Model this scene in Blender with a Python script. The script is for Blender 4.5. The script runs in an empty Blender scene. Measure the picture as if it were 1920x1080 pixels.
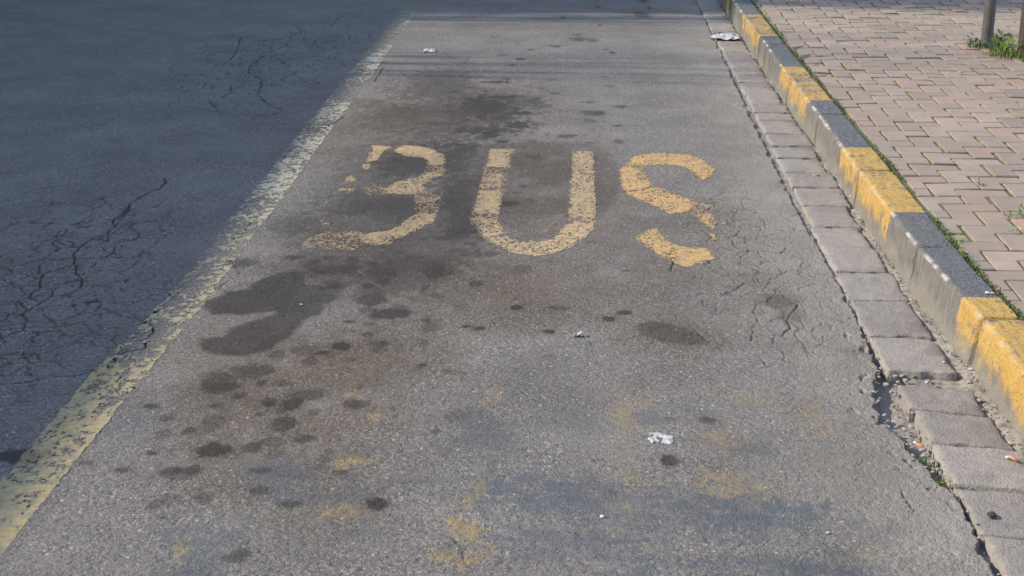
import bpy, math, random
import numpy as np
from mathutils import Vector

# ---------------------------------------------------------------- measured layout (metres; X right, Y along the road)
ASPH_R = (0.153, 0.137, 0.120); ASPH_L = (0.143, 0.131, 0.120)
SLAB_A = (0.222, 0.194, 0.166); SLAB_B = (0.275, 0.242, 0.206)
PAV_A = (0.248, 0.204, 0.155); PAV_B = (0.288, 0.202, 0.165)
SUN_S = 2.6; SKY_S = 0.15; EXPO = 1.28
OIL = [(-.697,4.62,.054,.06,.8,.35),(-.602,4.487,.057,.05,.75,.35),(-.651,4.46,.026,.044,.4,.35),(-.701,4.521,.02,.028,.4,.35),(-.739,4.408,.019,.015,.7,.35),(-.671,4.388,.015,.012,.5,.35),(-.658,4.293,.017,.017,.4,.35),(-.726,4.188,.037,.036,.8,.35),(-.775,4.135,.021,.02,.5,.35),(-.605,4.216,.049,.029,.35,.35),(-.486,4.426,.013,.024,.5,.35),(-.468,4.376,.026,.048,.3,.35),(-.462,4.042,.015,.019,.5,.35),(-.963,3.981,.063,.061,.5,.35),(-1.04,3.886,.05,.079,.55,.35),(-.909,3.892,.018,.024,.5,.35),(-1.219,5.0,.048,.046,.55,.35),(-.96,4.997,.028,.062,.6,.35),(-.86,4.948,.085,.053,.6,.35),(-.818,5.05,.024,.055,.6,.35),(-.697,4.91,.061,.045,.65,.35),(-.682,5.018,.017,.018,.6,.35),(-.679,4.808,.028,.043,.6,.35),(-.725,4.768,.03,.031,.6,.35),(-.832,4.773,.041,.035,.5,.35),(-.514,4.926,.038,.075,.5,.35),(-.525,4.759,.019,.025,.35,.35),(-1.042,5.068,.034,.031,.6,.35),(-.916,5.077,.025,.019,.4,.35),(-.202,4.569,.019,.025,.85,.35),(-.061,4.567,.039,.02,.4,.35),(.156,4.529,.026,.026,.7,.35),(.1,4.471,.021,.023,.85,.35),(-.356,4.382,.013,.014,.8,.35),(-.311,4.363,.016,.014,.85,.35),(-.088,4.342,.019,.021,.75,.35),(.168,4.969,.013,.012,.4,.35),(-.352,4.807,.025,.034,.5,.35),(-.284,5.837,.037,.041,.7,.35),(-1.184,3.716,.019,.02,.55,.35),(-1.122,3.628,.02,.024,.4,.35),(-1.102,3.529,.019,.024,.35,.35),(-1.041,3.558,.021,.03,.4,.35),(-.862,3.75,.023,.032,.65,.35),(-.796,3.742,.03,.041,.75,.35),(-.873,3.668,.015,.009,.4,.35),(-1.001,3.724,.022,.022,.35,.35),(-.787,3.609,.036,.043,.55,.35),(-.716,3.516,.029,.032,.45,.35),(-.944,3.436,.04,.04,.85,.35),(-.842,3.458,.029,.03,.55,.35),(-1.097,3.41,.014,.012,.6,.35),(-1.02,3.316,.024,.021,.45,.35),(-.969,3.321,.021,.024,.5,.35),(-.792,3.327,.024,.015,.5,.35),(-.774,3.21,.024,.025,.5,.35),(-.684,3.144,.023,.015,.6,.35),(-.902,3.172,.029,.031,.35,.35),(-.973,3.065,.009,.01,.5,.35),(-.954,3.797,.023,.034,.4,.35),(-1.014,3.858,.062,.029,.5,.35),(-.724,3.687,.014,.022,.35,.35),(-.589,3.321,.02,.014,.6,.35),(-.623,3.752,.026,.037,.4,.35),(-.647,3.345,.017,.014,.3,.35),(-1.006,3.132,.02,.027,.25,.35),(-.474,3.16,.028,.038,.75,.35),(.239,3.426,.022,.034,.7,.35),(.362,3.688,.023,.025,.5,.35),(-.754,2.891,.033,.031,.45,.35),(-.604,3.751,.03,.033,.4,.35),(-1.144,3.308,.022,.018,.5,.35),(-.314,7.587,.073,.052,.9,.35),(-.306,7.302,.058,.086,.85,.35),(-.31,7.25,.067,.036,.8,.35),(-.512,7.763,.122,.171,.75,.35),(-.574,7.829,.065,.139,.6,.35),(-.423,7.469,.041,.064,.7,.35),(-.522,7.496,.024,.048,.6,.35),(-.43,7.985,.066,.029,.8,.35),(-.484,8.411,.077,.031,.75,.35),(-.537,8.157,.015,.022,.7,.35),(-.634,8.247,.026,.023,.6,.35),(-.373,6.921,.041,.028,.7,.35),(-.312,7.073,.014,.018,.6,.35),(-.306,7.152,.04,.024,.5,.35),(.075,7.606,.063,.053,.6,.35),(.225,7.763,.043,.041,.5,.35),(.191,7.295,.019,.03,.55,.35),(.187,6.956,.022,.034,.55,.35),(-.072,7.062,.045,.04,.5,.35),(.04,7.886,.036,.028,.4,.35),(.162,8.312,.019,.024,.4,.35),(-.38,9.158,.046,.037,.6,.35),(-.424,8.933,.041,.035,.45,.35),(-.492,9.3,.038,.034,.4,.35),(-.329,9.489,.022,.04,.4,.35),(-.172,9.633,.044,.036,.6,.35),(-.02,9.92,.063,.076,.5,.35),(.079,9.87,.031,.053,.45,.35),(.196,9.415,.017,.04,.6,.35),(.159,9.522,.019,.03,.5,.35),(-.03,10.101,.046,.028,.5,.35),(-.429,9.704,.013,.026,.5,.35),(-.597,10.001,.032,.022,.4,.35),(-.584,7.398,.027,.019,.5,.35),(-.72,7.298,.061,.025,.4,.35),(-.678,7.603,.028,.049,.35,.35),(-.553,7.155,.087,.059,.5,.35),(-.439,7.044,.072,.071,.5,.35),(-.58,6.842,.127,.054,.4,.35),(.444,11.035,.052,.133,.5,.35),(.518,11.392,.017,.085,.5,.35),(.487,11.766,.038,.09,.5,.35),(.118,11.429,.02,.057,.5,.35),(.13,10.539,.019,.048,.5,.35),(-.134,10.903,.019,.052,.4,.35),(-.822,8.455,.218,.565,.472,1.0),(-.735,7.391,.356,.503,.405,1.0),(-.766,6.446,.15,.234,.95,1.0),(-.505,5.984,.094,.357,.95,1.0),(-.581,6.554,.098,.301,.81,1.0),(-.768,5.782,.241,.208,.878,1.0),(-.798,5.438,.269,.287,.472,1.0),(-.449,7.664,.213,.375,.472,1.0),(-.946,6.341,.167,.475,.472,1.0),(-.582,4.984,.173,.214,.675,1.0),(-.907,4.968,.172,.122,.472,1.0),(-.451,5.528,.083,.22,.945,1.0),(.679,4.688,.076,.065,.54,1.0),(.692,4.568,.044,.103,.405,1.0),(-1.102,5.497,.126,.183,.54,1.0),(-1.428,3.372,.066,.04,.75,.35),(-1.252,3.346,.027,.018,.4,.35),(-.693,7.858,.349,.706,.28,1.0),(-.581,6.554,.294,.606,.35,1.0),(-.657,5.669,.366,.464,.3,1.0),(-.752,5.101,.391,.384,.35,1.0),(-.849,4.626,.359,.377,.22,1.0)]
POLY = [(.8,[(-1.236,4.502),(-1.244,4.567),(-1.205,4.65),(-1.205,4.692),(-1.126,4.709),(-1.137,4.758),(-1.074,4.885),(-1.005,4.926),(-.961,4.89),(-.947,4.789),(-.874,4.742),(-.865,4.694),(-.811,4.669),(-.8,4.629),(-.838,4.56),(-.841,4.47),(-.884,4.417),(-.879,4.368),(-.896,4.319),(-.891,4.272),(-.926,4.212),(-.935,4.155),(-.997,4.097),(-1.064,4.089),(-1.145,4.134),(-1.175,4.189),(-1.178,4.235),(-1.113,4.262),(-1.108,4.333),(-1.039,4.41),(-.991,4.475),(-.995,4.494),(-1.093,4.458),(-1.193,4.453)]),(.55,[(.185,4.433),(.237,4.456),(.353,4.402),(.397,4.31),(.401,4.25),(.343,4.238),(.262,4.257),(.198,4.333)]),(.3,[(-.466,6.853),(-.225,6.93),(.058,6.9),(.156,6.671),(.192,6.301),(.153,5.866),(.074,5.612),(-.076,5.696),(-.26,5.478),(-.384,5.62),(-.468,6.179)])]
TINT = [(-.788,3.81,.303,.422,.8,1.0),(-.621,4.148,.26,.265,.6,1.0),(-.116,4.771,.33,.395,.5,1.0),(-.329,4.651,.288,.324,.5,1.0),(-1.081,4.217,.166,.32,.3,1.0),(-.654,5.106,.391,.384,.5,1.0),(-.153,6.149,.323,.765,.75,1.0),(-.681,7.72,.514,.822,.4,1.0),(-.795,3.27,.213,.177,.35,1.0),(.282,4.328,.184,.188,.5,1.0),(.335,5.352,.324,.842,.3,1.0),(-.56,3.139,.154,.164,.3,1.0),(-1.039,7.192,.402,.722,.5,1.0)]
BLUE = [(.094,3.212,.428,.025,.7,.9),(.295,3.125,.315,.021,.7,.9),(-.09,3.289,.279,.02,.6,.9),(.128,3.014,.147,.02,.6,.9),(-.5,3.27,.159,.018,.4,.9),(-.24,3.566,.085,.135,.6,.9),(-.866,2.967,.092,.112,.75,.9),(-.857,2.834,.095,.046,.8,.9),(-.751,3.317,.081,.091,.7,.9),(-.66,3.19,.078,.056,.5,.9),(-.543,3.196,.052,.039,.6,.9),(-.502,3.009,.043,.051,.7,.9),(-.102,3.259,.145,.072,.75,.9),(.03,3.181,.205,.097,.7,.9),(-.23,3.196,.033,.084,.8,.9),(-.08,2.979,.17,.075,.65,.9),(.148,2.905,.084,.083,.95,.9),(.464,3.174,.14,.069,.85,.9),(.318,3.1,.213,.079,.65,.9),(.19,3.69,.066,.054,.5,.9),(.37,3.753,.044,.081,.55,.9),(.445,3.483,.055,.081,.5,.9),(.478,2.897,.237,.052,.8,.9),(.674,3.078,.087,.052,.4,.9),(.311,3.18,.206,.042,.7,.9),(-1.223,3.57,.086,.206,.3,.9),(-.028,3.645,.087,.07,.35,.9)]
GHOST = [(-.894,2.928,.022,.054,.8,.8),(-.645,3.824,.027,.019,.8,.8),(-.608,3.811,.015,.023,.9,.8),(-.555,3.666,.022,.025,.95,.8),(-.584,3.381,.043,.04,.85,.8),(-.607,3.309,.013,.015,.8,.8),(-.553,3.099,.069,.037,.65,.8),(-.275,3.194,.023,.04,.8,.8),(-.242,3.282,.02,.035,.8,.8),(-.258,3.06,.035,.057,1.0,.8),(-.269,2.897,.036,.023,.95,.8),(-.238,2.959,.043,.061,.45,.8),(-.234,3.817,.024,.076,.6,.8),(.141,3.742,.041,.11,.75,.8),(.139,3.406,.032,.186,.4,.8),(.113,3.171,.036,.046,.7,.8),(.377,3.578,.045,.084,.6,.8),(.483,3.851,.083,.069,.5,.8),(.657,3.712,.036,.079,.6,.8),(.412,3.292,.079,.065,.75,.8),(.338,3.36,.041,.036,.6,.8),(.69,2.967,.049,.037,.45,.8),(.149,3.309,.06,.014,.5,.8),(-.897,3.193,.023,.028,.5,.8),(.566,3.799,.06,.045,.3,.8),(-.223,2.923,.036,.028,.8,.8),(-.591,3.097,.015,.016,.8,.8),(.685,3.661,.029,.048,.35,.8)]
CRACKS = [(1.0,[(-1.819,6.165),(-1.792,6.086),(-1.799,5.997),(-1.823,5.92),(-1.839,5.854),(-1.852,5.762),(-1.835,5.656),(-1.843,5.57),(-1.847,5.503),(-1.817,5.438),(-1.816,5.374),(-1.816,5.327),(-1.856,5.278),(-1.863,5.217),(-1.872,5.149),(-1.859,5.056),(-1.832,5.015),(-1.82,4.953),(-1.834,4.918),(-1.871,4.875),(-1.887,4.835),(-1.872,4.757),(-1.854,4.701),(-1.861,4.645),(-1.85,4.609),(-1.815,4.563)]),(.6,[(-1.811,5.327),(-1.797,5.281),(-1.796,5.22),(-1.807,5.197)]),(.7,[(-1.816,5.374),(-1.789,5.391),(-1.741,5.386),(-1.697,5.348),(-1.681,5.294),(-1.65,5.28),(-1.602,5.275),(-1.574,5.338)]),(.7,[(-1.875,5.157),(-1.934,5.184),(-1.967,5.227),(-1.993,5.256),(-2.002,5.302),(-1.975,5.319),(-1.982,5.366),(-1.999,5.389)]),(.3,[(-1.968,5.204),(-2.002,5.165)]),(.5,[(-1.841,5.014),(-1.806,5.016),(-1.787,5.038)]),(1.0,[(-1.812,4.953),(-1.778,4.853),(-1.736,4.803),(-1.722,4.765),(-1.715,4.702),(-1.724,4.639),(-1.748,4.626),(-1.78,4.612),(-1.791,4.54),(-1.815,4.463),(-1.824,4.434),(-1.884,4.437),(-1.91,4.442)]),(.8,[(-1.82,4.435),(-1.775,4.37),(-1.763,4.289),(-1.781,4.256),(-1.799,4.213),(-1.81,4.182)]),(.45,[(-1.715,4.702),(-1.668,4.723),(-1.601,4.707)]),(.5,[(-1.577,4.708),(-1.556,4.666)]),(.5,[(-1.849,5.511),(-1.805,5.521),(-1.753,5.474),(-1.752,5.425)]),(.45,[(-1.753,5.474),(-1.732,5.516),(-1.687,5.51),(-1.612,5.497),(-1.546,5.533)]),(.6,[(-1.782,5.161),(-1.755,5.104),(-1.689,5.064),(-1.659,5.037),(-1.626,5.045),(-1.614,5.11),(-1.604,5.184),(-1.598,5.26),(-1.574,5.338),(-1.554,5.386)]),(.4,[(-1.971,5.431),(-1.945,5.498),(-1.913,5.533),(-1.856,5.519)]),(.5,[(-1.856,4.701),(-1.805,4.685),(-1.78,4.624)]),(.45,[(-1.627,4.86),(-1.605,4.929),(-1.599,5.026)]),(.3,[(-1.576,4.733),(-1.569,4.837),(-1.512,4.906)]),(.5,[(-1.775,4.37),(-1.727,4.372),(-1.662,4.375),(-1.652,4.392),(-1.636,4.426)]),(.4,[(-1.658,4.375),(-1.638,4.338)]),(.6,[(-1.757,4.284),(-1.71,4.27),(-1.697,4.244),(-1.71,4.207),(-1.688,4.178),(-1.696,4.117),(-1.689,4.092),(-1.654,4.094)]),(.6,[(-1.689,4.092),(-1.721,4.086),(-1.761,4.084)]),(.5,[(-1.689,4.092),(-1.638,4.08),(-1.619,4.042),(-1.575,4.025),(-1.551,4.007),(-1.541,3.98)]),(1.0,[(-1.671,3.851),(-1.642,3.857),(-1.605,3.872),(-1.567,3.891),(-1.546,3.91),(-1.509,3.917),(-1.465,3.923),(-1.448,3.947),(-1.422,3.976),(-1.397,3.986),(-1.387,4.025),(-1.4,4.072),(-1.373,4.122),(-1.334,4.139),(-1.326,4.164),(-1.346,4.214),(-1.339,4.288),(-1.357,4.34),(-1.4,4.382),(-1.402,4.404),(-1.385,4.438),(-1.39,4.483),(-1.381,4.565),(-1.381,4.613),(-1.386,4.661)]),(.4,[(-1.396,4.382),(-1.45,4.407),(-1.484,4.428),(-1.534,4.465),(-1.576,4.498),(-1.629,4.524),(-1.642,4.565),(-1.676,4.557)]),(.4,[(-1.642,4.565),(-1.6,4.585),(-1.564,4.586)]),(.6,[(-1.403,3.917),(-1.355,3.919),(-1.299,3.886),(-1.281,3.847),(-1.262,3.831),(-1.226,3.815)]),(.4,[(-1.728,4.639),(-1.707,4.689)]),(.4,[(-1.746,4.657),(-1.709,4.61),(-1.642,4.565)]),(.7200000000000001,[(-2.202,8.877),(-2.202,9.152),(-2.238,9.442),(-2.323,9.886),(-2.371,9.791)]),(.81,[(-1.996,9.243),(-2.021,9.12),(-2.026,8.847),(-2.064,8.733)]),(.7200000000000001,[(-1.996,9.243),(-1.891,9.087),(-1.84,8.932),(-1.755,8.785)]),(.45,[(-1.727,8.639),(-1.628,8.432),(-1.564,8.299),(-1.464,8.371),(-1.356,8.445)]),(.7200000000000001,[(-2.026,8.847),(-1.992,8.627),(-1.922,8.523),(-1.866,8.421),(-1.831,8.22),(-1.796,7.996),(-1.714,7.786),(-1.659,7.7),(-1.582,7.589),(-1.613,7.475),(-1.688,7.43)]),(.63,[(-2.0,8.245),(-1.977,8.115),(-1.942,8.021),(-1.897,7.991),(-1.833,7.901)]),(.45,[(-2.004,8.38),(-1.982,8.52)]),(.63,[(-2.168,8.338),(-2.142,8.139)]),(.63,[(-2.037,7.831),(-1.977,7.714),(-1.887,7.49)]),(.7200000000000001,[(-2.155,9.665),(-2.134,9.802),(-2.044,9.852),(-1.983,9.902),(-1.979,10.044),(-1.959,10.191),(-1.91,10.096)]),(.45,[(-2.061,9.45),(-2.028,9.582)]),(.45,[(-1.896,8.559),(-1.808,8.528)]),(.7200000000000001,[(-1.673,10.355),(-1.644,10.537)]),(.63,[(-1.6,10.062),(-1.56,9.829)]),(.45,[(-1.658,8.789),(-1.651,8.941)]),(.7200000000000001,[(-1.829,9.909),(-1.791,9.958),(-1.721,9.914),(-1.643,10.012)]),(.54,[(-2.073,10.543),(-2.01,10.339),(-1.959,10.191)]),(.54,[(-1.476,9.833),(-1.443,9.927),(-1.471,10.068)]),(.54,[(-1.908,9.207),(-1.898,9.458),(-1.93,9.587)]),(.45,[(-1.789,9.773),(-1.766,9.595),(-1.669,9.426),(-1.655,9.301)]),(.45,[(-1.785,10.299),(-1.786,10.504),(-1.789,10.994)]),(.45,[(-2.424,10.632),(-2.308,10.638),(-2.131,10.333)]),(.45,[(-1.793,8.356),(-1.786,8.288),(-1.811,8.188)]),(.36000000000000004,[(-1.603,9.472),(-1.564,9.56)]),(.5,[(-1.365,6.706),(-1.364,6.636),(-1.366,6.517),(-1.372,6.401)]),(.4,[(-1.315,6.138),(-1.326,6.078),(-1.362,5.989),(-1.372,5.932)]),(.6,[(-1.291,5.587),(-1.297,5.549),(-1.293,5.463),(-1.299,5.367),(-1.314,5.308),(-1.315,5.239),(-1.316,5.172),(-1.326,5.128)]),(.5,[(-1.273,5.045),(-1.215,4.933),(-1.194,4.855),(-1.225,4.756),(-1.228,4.718)]),(.45,[(-1.458,4.698),(-1.37,4.693),(-1.226,4.709),(-1.108,4.705)]),(.8,[(-1.23,7.43),(-1.232,7.388),(-1.255,7.303),(-1.276,7.181),(-1.311,7.1)]),(.7,[(-1.203,8.86),(-1.202,8.687),(-1.199,8.547),(-1.193,8.384)]),(.6,[(-.896,4.766),(-.873,4.729),(-.828,4.756)]),(.55,[(.409,4.734),(.537,4.728),(.582,4.736),(.638,4.739),(.682,4.735),(.729,4.642),(.713,4.583),(.673,4.48),(.676,4.415),(.653,4.382),(.64,4.339)]),(1.0,[(.729,4.642),(.713,4.583),(.673,4.48),(.676,4.415),(.653,4.382)]),(.45,[(.409,4.728),(.423,4.604),(.489,4.596),(.541,4.569)]),(.5,[(.462,4.594),(.456,4.526)]),(.3,[(.728,4.636),(.766,4.626),(.843,4.641)]),(.7,[(.596,4.647),(.579,4.565),(.58,4.465),(.555,4.409),(.554,4.367),(.539,4.293)]),(.7,[(.622,4.339),(.61,4.276),(.592,4.27)]),(.8,[(.627,4.237),(.626,4.139),(.648,4.121)]),(.6,[(.533,4.135),(.552,4.145),(.561,4.098)]),(.5,[(.36,4.411),(.389,4.343),(.403,4.287),(.432,4.238),(.457,4.199)]),(.5,[(.517,5.05),(.537,4.943),(.544,4.847)]),(.5,[(.674,4.911),(.659,4.846),(.638,4.77)]),(.6,[(.183,6.043),(.253,6.056),(.311,6.117)]),(.8,[(.356,5.717),(.434,5.746),(.485,5.784),(.546,5.769),(.631,5.756)]),(.9,[(.312,5.29),(.342,5.189),(.351,5.118),(.339,5.062),(.334,4.967)]),(.7,[(.348,5.076),(.368,5.119)]),(.5,[(.533,5.55),(.621,5.554)]),(.6,[(.454,5.238),(.483,5.153)]),(.4,[(.674,6.203),(.724,6.245)]),(.7,[(.447,5.871),(.483,5.89)]),(.4,[(.267,6.028),(.359,6.052),(.426,5.998)]),(.7,[(.891,5.742),(.891,5.555),(.892,5.447)]),(.5,[(.612,5.505),(.755,5.498),(.886,5.518)]),(.35,[(.783,5.239),(.864,5.256),(.916,5.271)]),(.4,[(.843,5.701),(.894,5.758)]),(.5,[(.98,3.171),(1.02,3.181)]),(.5,[(.804,3.294),(.802,3.254),(.809,3.204),(.812,3.171)]),(.4,[(-.276,3.007),(-.263,2.97),(-.252,2.922),(-.246,2.879)]),(.5,[(.803,4.705),(.861,4.734)]),(.5,[(.877,4.309),(.918,4.311)]),(.4,[(.738,3.681),(.811,3.684)])]
LETTER_B = [(.85,[(-.997,6.801),(-.907,6.81),(-.898,6.787),(-.922,6.71),(-.924,6.594),(-.922,6.538),(-.974,6.48),(-.984,6.513),(-.976,6.615),(-.992,6.648),(-.973,6.707)]),(.8,[(-.984,6.458),(-.953,6.464),(-.943,6.373),(-.955,6.347),(-.979,6.382)]),(.8,[(-1.027,6.223),(-1.004,6.249),(-.977,6.205),(-.976,6.165),(-1.019,6.107),(-1.019,6.143)]),(.85,[(-.877,6.707),(-.864,6.784),(-.829,6.821),(-.753,6.808),(-.69,6.744),(-.637,6.654),(-.611,6.542),(-.615,6.475),(-.643,6.43),(-.694,6.45),(-.69,6.516),(-.729,6.576),(-.803,6.6),(-.831,6.649)]),(.68,[(-.598,6.379),(-.604,6.295),(-.637,6.201),(-.678,6.099),(-.652,6.042),(-.656,5.985),(-.728,5.953),(-.824,5.958),(-.829,6.034),(-.803,6.153),(-.765,6.185),(-.719,6.238),(-.691,6.322),(-.648,6.366)]),(.55,[(-.696,5.844),(-.642,5.901),(-.584,5.913),(-.577,5.867),(-.625,5.829),(-.646,5.792),(-.664,5.782)]),(.75,[(-.657,5.674),(-.571,5.673),(-.574,5.563),(-.614,5.447),(-.698,5.303),(-.713,5.241),(-.779,5.231),(-.821,5.274),(-.847,5.326),(-.826,5.374),(-.736,5.425),(-.698,5.491),(-.692,5.557),(-.666,5.626)]),(.38,[(-1.038,5.226),(-1.04,5.286),(-1.019,5.349),(-.968,5.398),(-.849,5.404),(-.819,5.358),(-.807,5.237),(-.832,5.169),(-.884,5.16),(-1.018,5.19)]),(.9,[(-1.029,5.55),(-1.012,5.55),(-1.008,5.522),(-1.019,5.522)]),(.9,[(-1.017,5.506),(-.979,5.507),(-.976,5.49),(-1.014,5.488)]),(.5,[(-1.028,6.034),(-.961,6.028),(-.96,5.989),(-1.015,5.987)]),(.33,[(-.926,6.107),(-.839,6.111),(-.812,5.939),(-.907,5.935)]),(.42,[(-.7,6.515),(-.611,6.542),(-.594,6.326),(-.687,6.28)]),(.34,[(-.708,6.04),(-.645,6.023),(-.579,5.913),(-.564,5.647),(-.661,5.66)])]
LETTER_U = [(.7999999999999999,[(-.426,6.781),(-.304,6.774),(-.305,6.727),(-.323,6.692),(-.315,6.424),(-.418,6.43),(-.424,6.618)]),(.58,[(-.436,6.419),(-.417,6.42),(-.413,6.314),(-.429,6.313)]),(.63,[(-.428,6.303),(-.331,6.308),(-.324,6.073),(-.429,6.053)]),(.82,[(-.43,6.033),(-.324,6.038),(-.319,5.676),(-.434,5.688),(-.427,5.811)]),(.7,[(-.437,5.611),(-.379,5.631),(-.317,5.592),(-.302,5.494),(-.264,5.369),(-.23,5.317),(-.184,5.304),(-.139,5.306),(-.104,5.346),(-.074,5.425),(-.053,5.538),(-.02,5.564),(.003,5.582),(.064,5.552),(.059,5.479),(.031,5.368),(-.027,5.244),(-.091,5.161),(-.16,5.122),(-.231,5.154),(-.302,5.239),(-.367,5.341),(-.398,5.473),(-.426,5.537)]),(.97,[(-.037,5.411),(-.006,5.444),(.05,5.471),(.031,5.376),(-.005,5.351)]),(.6799999999999999,[(-.184,5.297),(-.095,5.331),(-.023,5.289),(-.092,5.183),(-.17,5.165)]),(.74,[(-.035,6.752),(.065,6.745),(.067,6.019),(.069,5.644),(.031,5.625),(-.04,5.655),(-.043,5.759),(-.038,6.209)]),(.7799999999999999,[(-.029,6.014),(.064,6.019),(.065,5.764),(-.031,5.759)]),(.34,[(-.423,6.781),(-.304,6.774),(-.318,5.642),(-.301,5.478),(-.398,5.473),(-.434,5.611)]),(.42,[(-.041,5.741),(.07,5.746),(.064,5.536),(-.039,5.547)])]
LETTER_S = [(.78,[(.207,6.525),(.246,6.65),(.304,6.717),(.393,6.737),(.496,6.707),(.548,6.653),(.596,6.511),(.617,6.437),(.581,6.32),(.542,6.217),(.526,6.276),(.484,6.43),(.445,6.493),(.349,6.504),(.295,6.486),(.21,6.514)]),(.8,[(.178,6.405),(.192,6.453),(.262,6.452),(.29,6.368),(.315,6.146),(.279,6.077),(.198,6.044),(.18,6.14)]),(.72,[(.198,6.04),(.279,6.071),(.314,6.127),(.361,6.09),(.425,5.979),(.483,5.89),(.474,5.836),(.45,5.764),(.409,5.728),(.361,5.708),(.335,5.776),(.272,5.88),(.201,5.997)]),(.5,[(.483,5.89),(.516,5.874),(.552,5.813),(.545,5.786),(.478,5.827)]),(.6,[(.456,5.713),(.492,5.746),(.536,5.7),(.543,5.616),(.536,5.534),(.52,5.501),(.51,5.549),(.486,5.605),(.458,5.679)]),(.55,[(.557,5.617),(.572,5.626),(.594,5.585),(.565,5.551)]),(.5,[(.508,5.468),(.527,5.422),(.526,5.361),(.503,5.352)]),(.74,[(.214,5.376),(.256,5.456),(.295,5.514),(.331,5.413),(.356,5.292),(.348,5.062),(.289,5.172),(.249,5.272)]),(.85,[(.356,5.292),(.403,5.265),(.447,5.252),(.479,5.268),(.502,5.125),(.456,5.081),(.392,5.023),(.348,5.062)]),(.5,[(.208,6.536),(.243,6.538),(.295,6.497),(.29,6.368),(.178,6.395)]),(.32,[(.425,5.979),(.484,5.909),(.55,5.7),(.528,5.665),(.455,5.696),(.421,5.763)])]

rng = np.random.default_rng(7)
random.seed(7)
scene = bpy.context.scene
COL = scene.collection
KERB_H = 0.15

# ---------------------------------------------------------------- noise
def _hash(ix, iy, seed):
    h = (ix.astype(np.int64) * 374761393 + iy.astype(np.int64) * 668265263 + seed * 974634777) & 0xFFFFFFFF
    h = ((h ^ (h >> 13)) * 1274126177) & 0xFFFFFFFF
    h = ((h ^ (h >> 16)) * 2246822519) & 0xFFFFFFFF
    return ((h ^ (h >> 15)) & 0xFFFFFF) / 16777216.0

def vnoise(x, y, seed=0):
    xi = np.floor(x); yi = np.floor(y); fx = x - xi; fy = y - yi
    u = fx * fx * (3 - 2 * fx); v = fy * fy * (3 - 2 * fy)
    a = _hash(xi, yi, seed); b = _hash(xi + 1, yi, seed); c = _hash(xi, yi + 1, seed); d = _hash(xi + 1, yi + 1, seed)
    return (a * (1 - u) + b * u) * (1 - v) + (c * (1 - u) + d * u) * v

def fbm(x, y, octs=4, seed=0, gain=0.5):
    s = 0; a = 1; t = 0
    for o in range(octs):
        s = s + a * vnoise(x * 2 ** o + 17.3 * o, y * 2 ** o - 9.1 * o, seed + o); t += a; a *= gain
    return s / t

def worley(x, y, seed=0):
    xi = np.floor(x); yi = np.floor(y); best = np.full(np.shape(x), 9.0)
    for dx in (-1, 0, 1):
        for dy in (-1, 0, 1):
            cx = xi + dx; cy = yi + dy
            px = cx + _hash(cx, cy, seed); py = cy + _hash(cx, cy, seed + 51)
            best = np.minimum(best, (px - x) ** 2 + (py - y) ** 2)
    return np.sqrt(best)

def sstep(a, b, x):
    t = np.clip((x - a) / (b - a), 0, 1); return t * t * (3 - 2 * t)

def inside(px, py, poly):
    r = np.zeros(np.shape(px), bool); n = len(poly)
    for i in range(n):
        x0, y0 = poly[i]; x1, y1 = poly[(i + 1) % n]
        if y0 == y1: continue
        c = (y0 > py) != (y1 > py)
        r ^= c & (px < (x1 - x0) * (py - y0) / (y1 - y0) + x0)
    return r

def seg_dist(px, py, a, b):
    dx, dy = b[0] - a[0], b[1] - a[1]; L = dx * dx + dy * dy + 1e-12
    t = np.clip(((px - a[0]) * dx + (py - a[1]) * dy) / L, 0, 1)
    return np.hypot(px - a[0] - t * dx, py - a[1] - t * dy)

def poly_dist(px, py, poly):
    d = np.full(np.shape(px), 9.0)
    for i in range(len(poly)):
        d = np.minimum(d, seg_dist(px, py, poly[i], poly[(i + 1) % len(poly)]))
    return d

def table(y, rows):
    ys, vs = zip(*rows); return np.interp(y, ys, vs)

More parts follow.
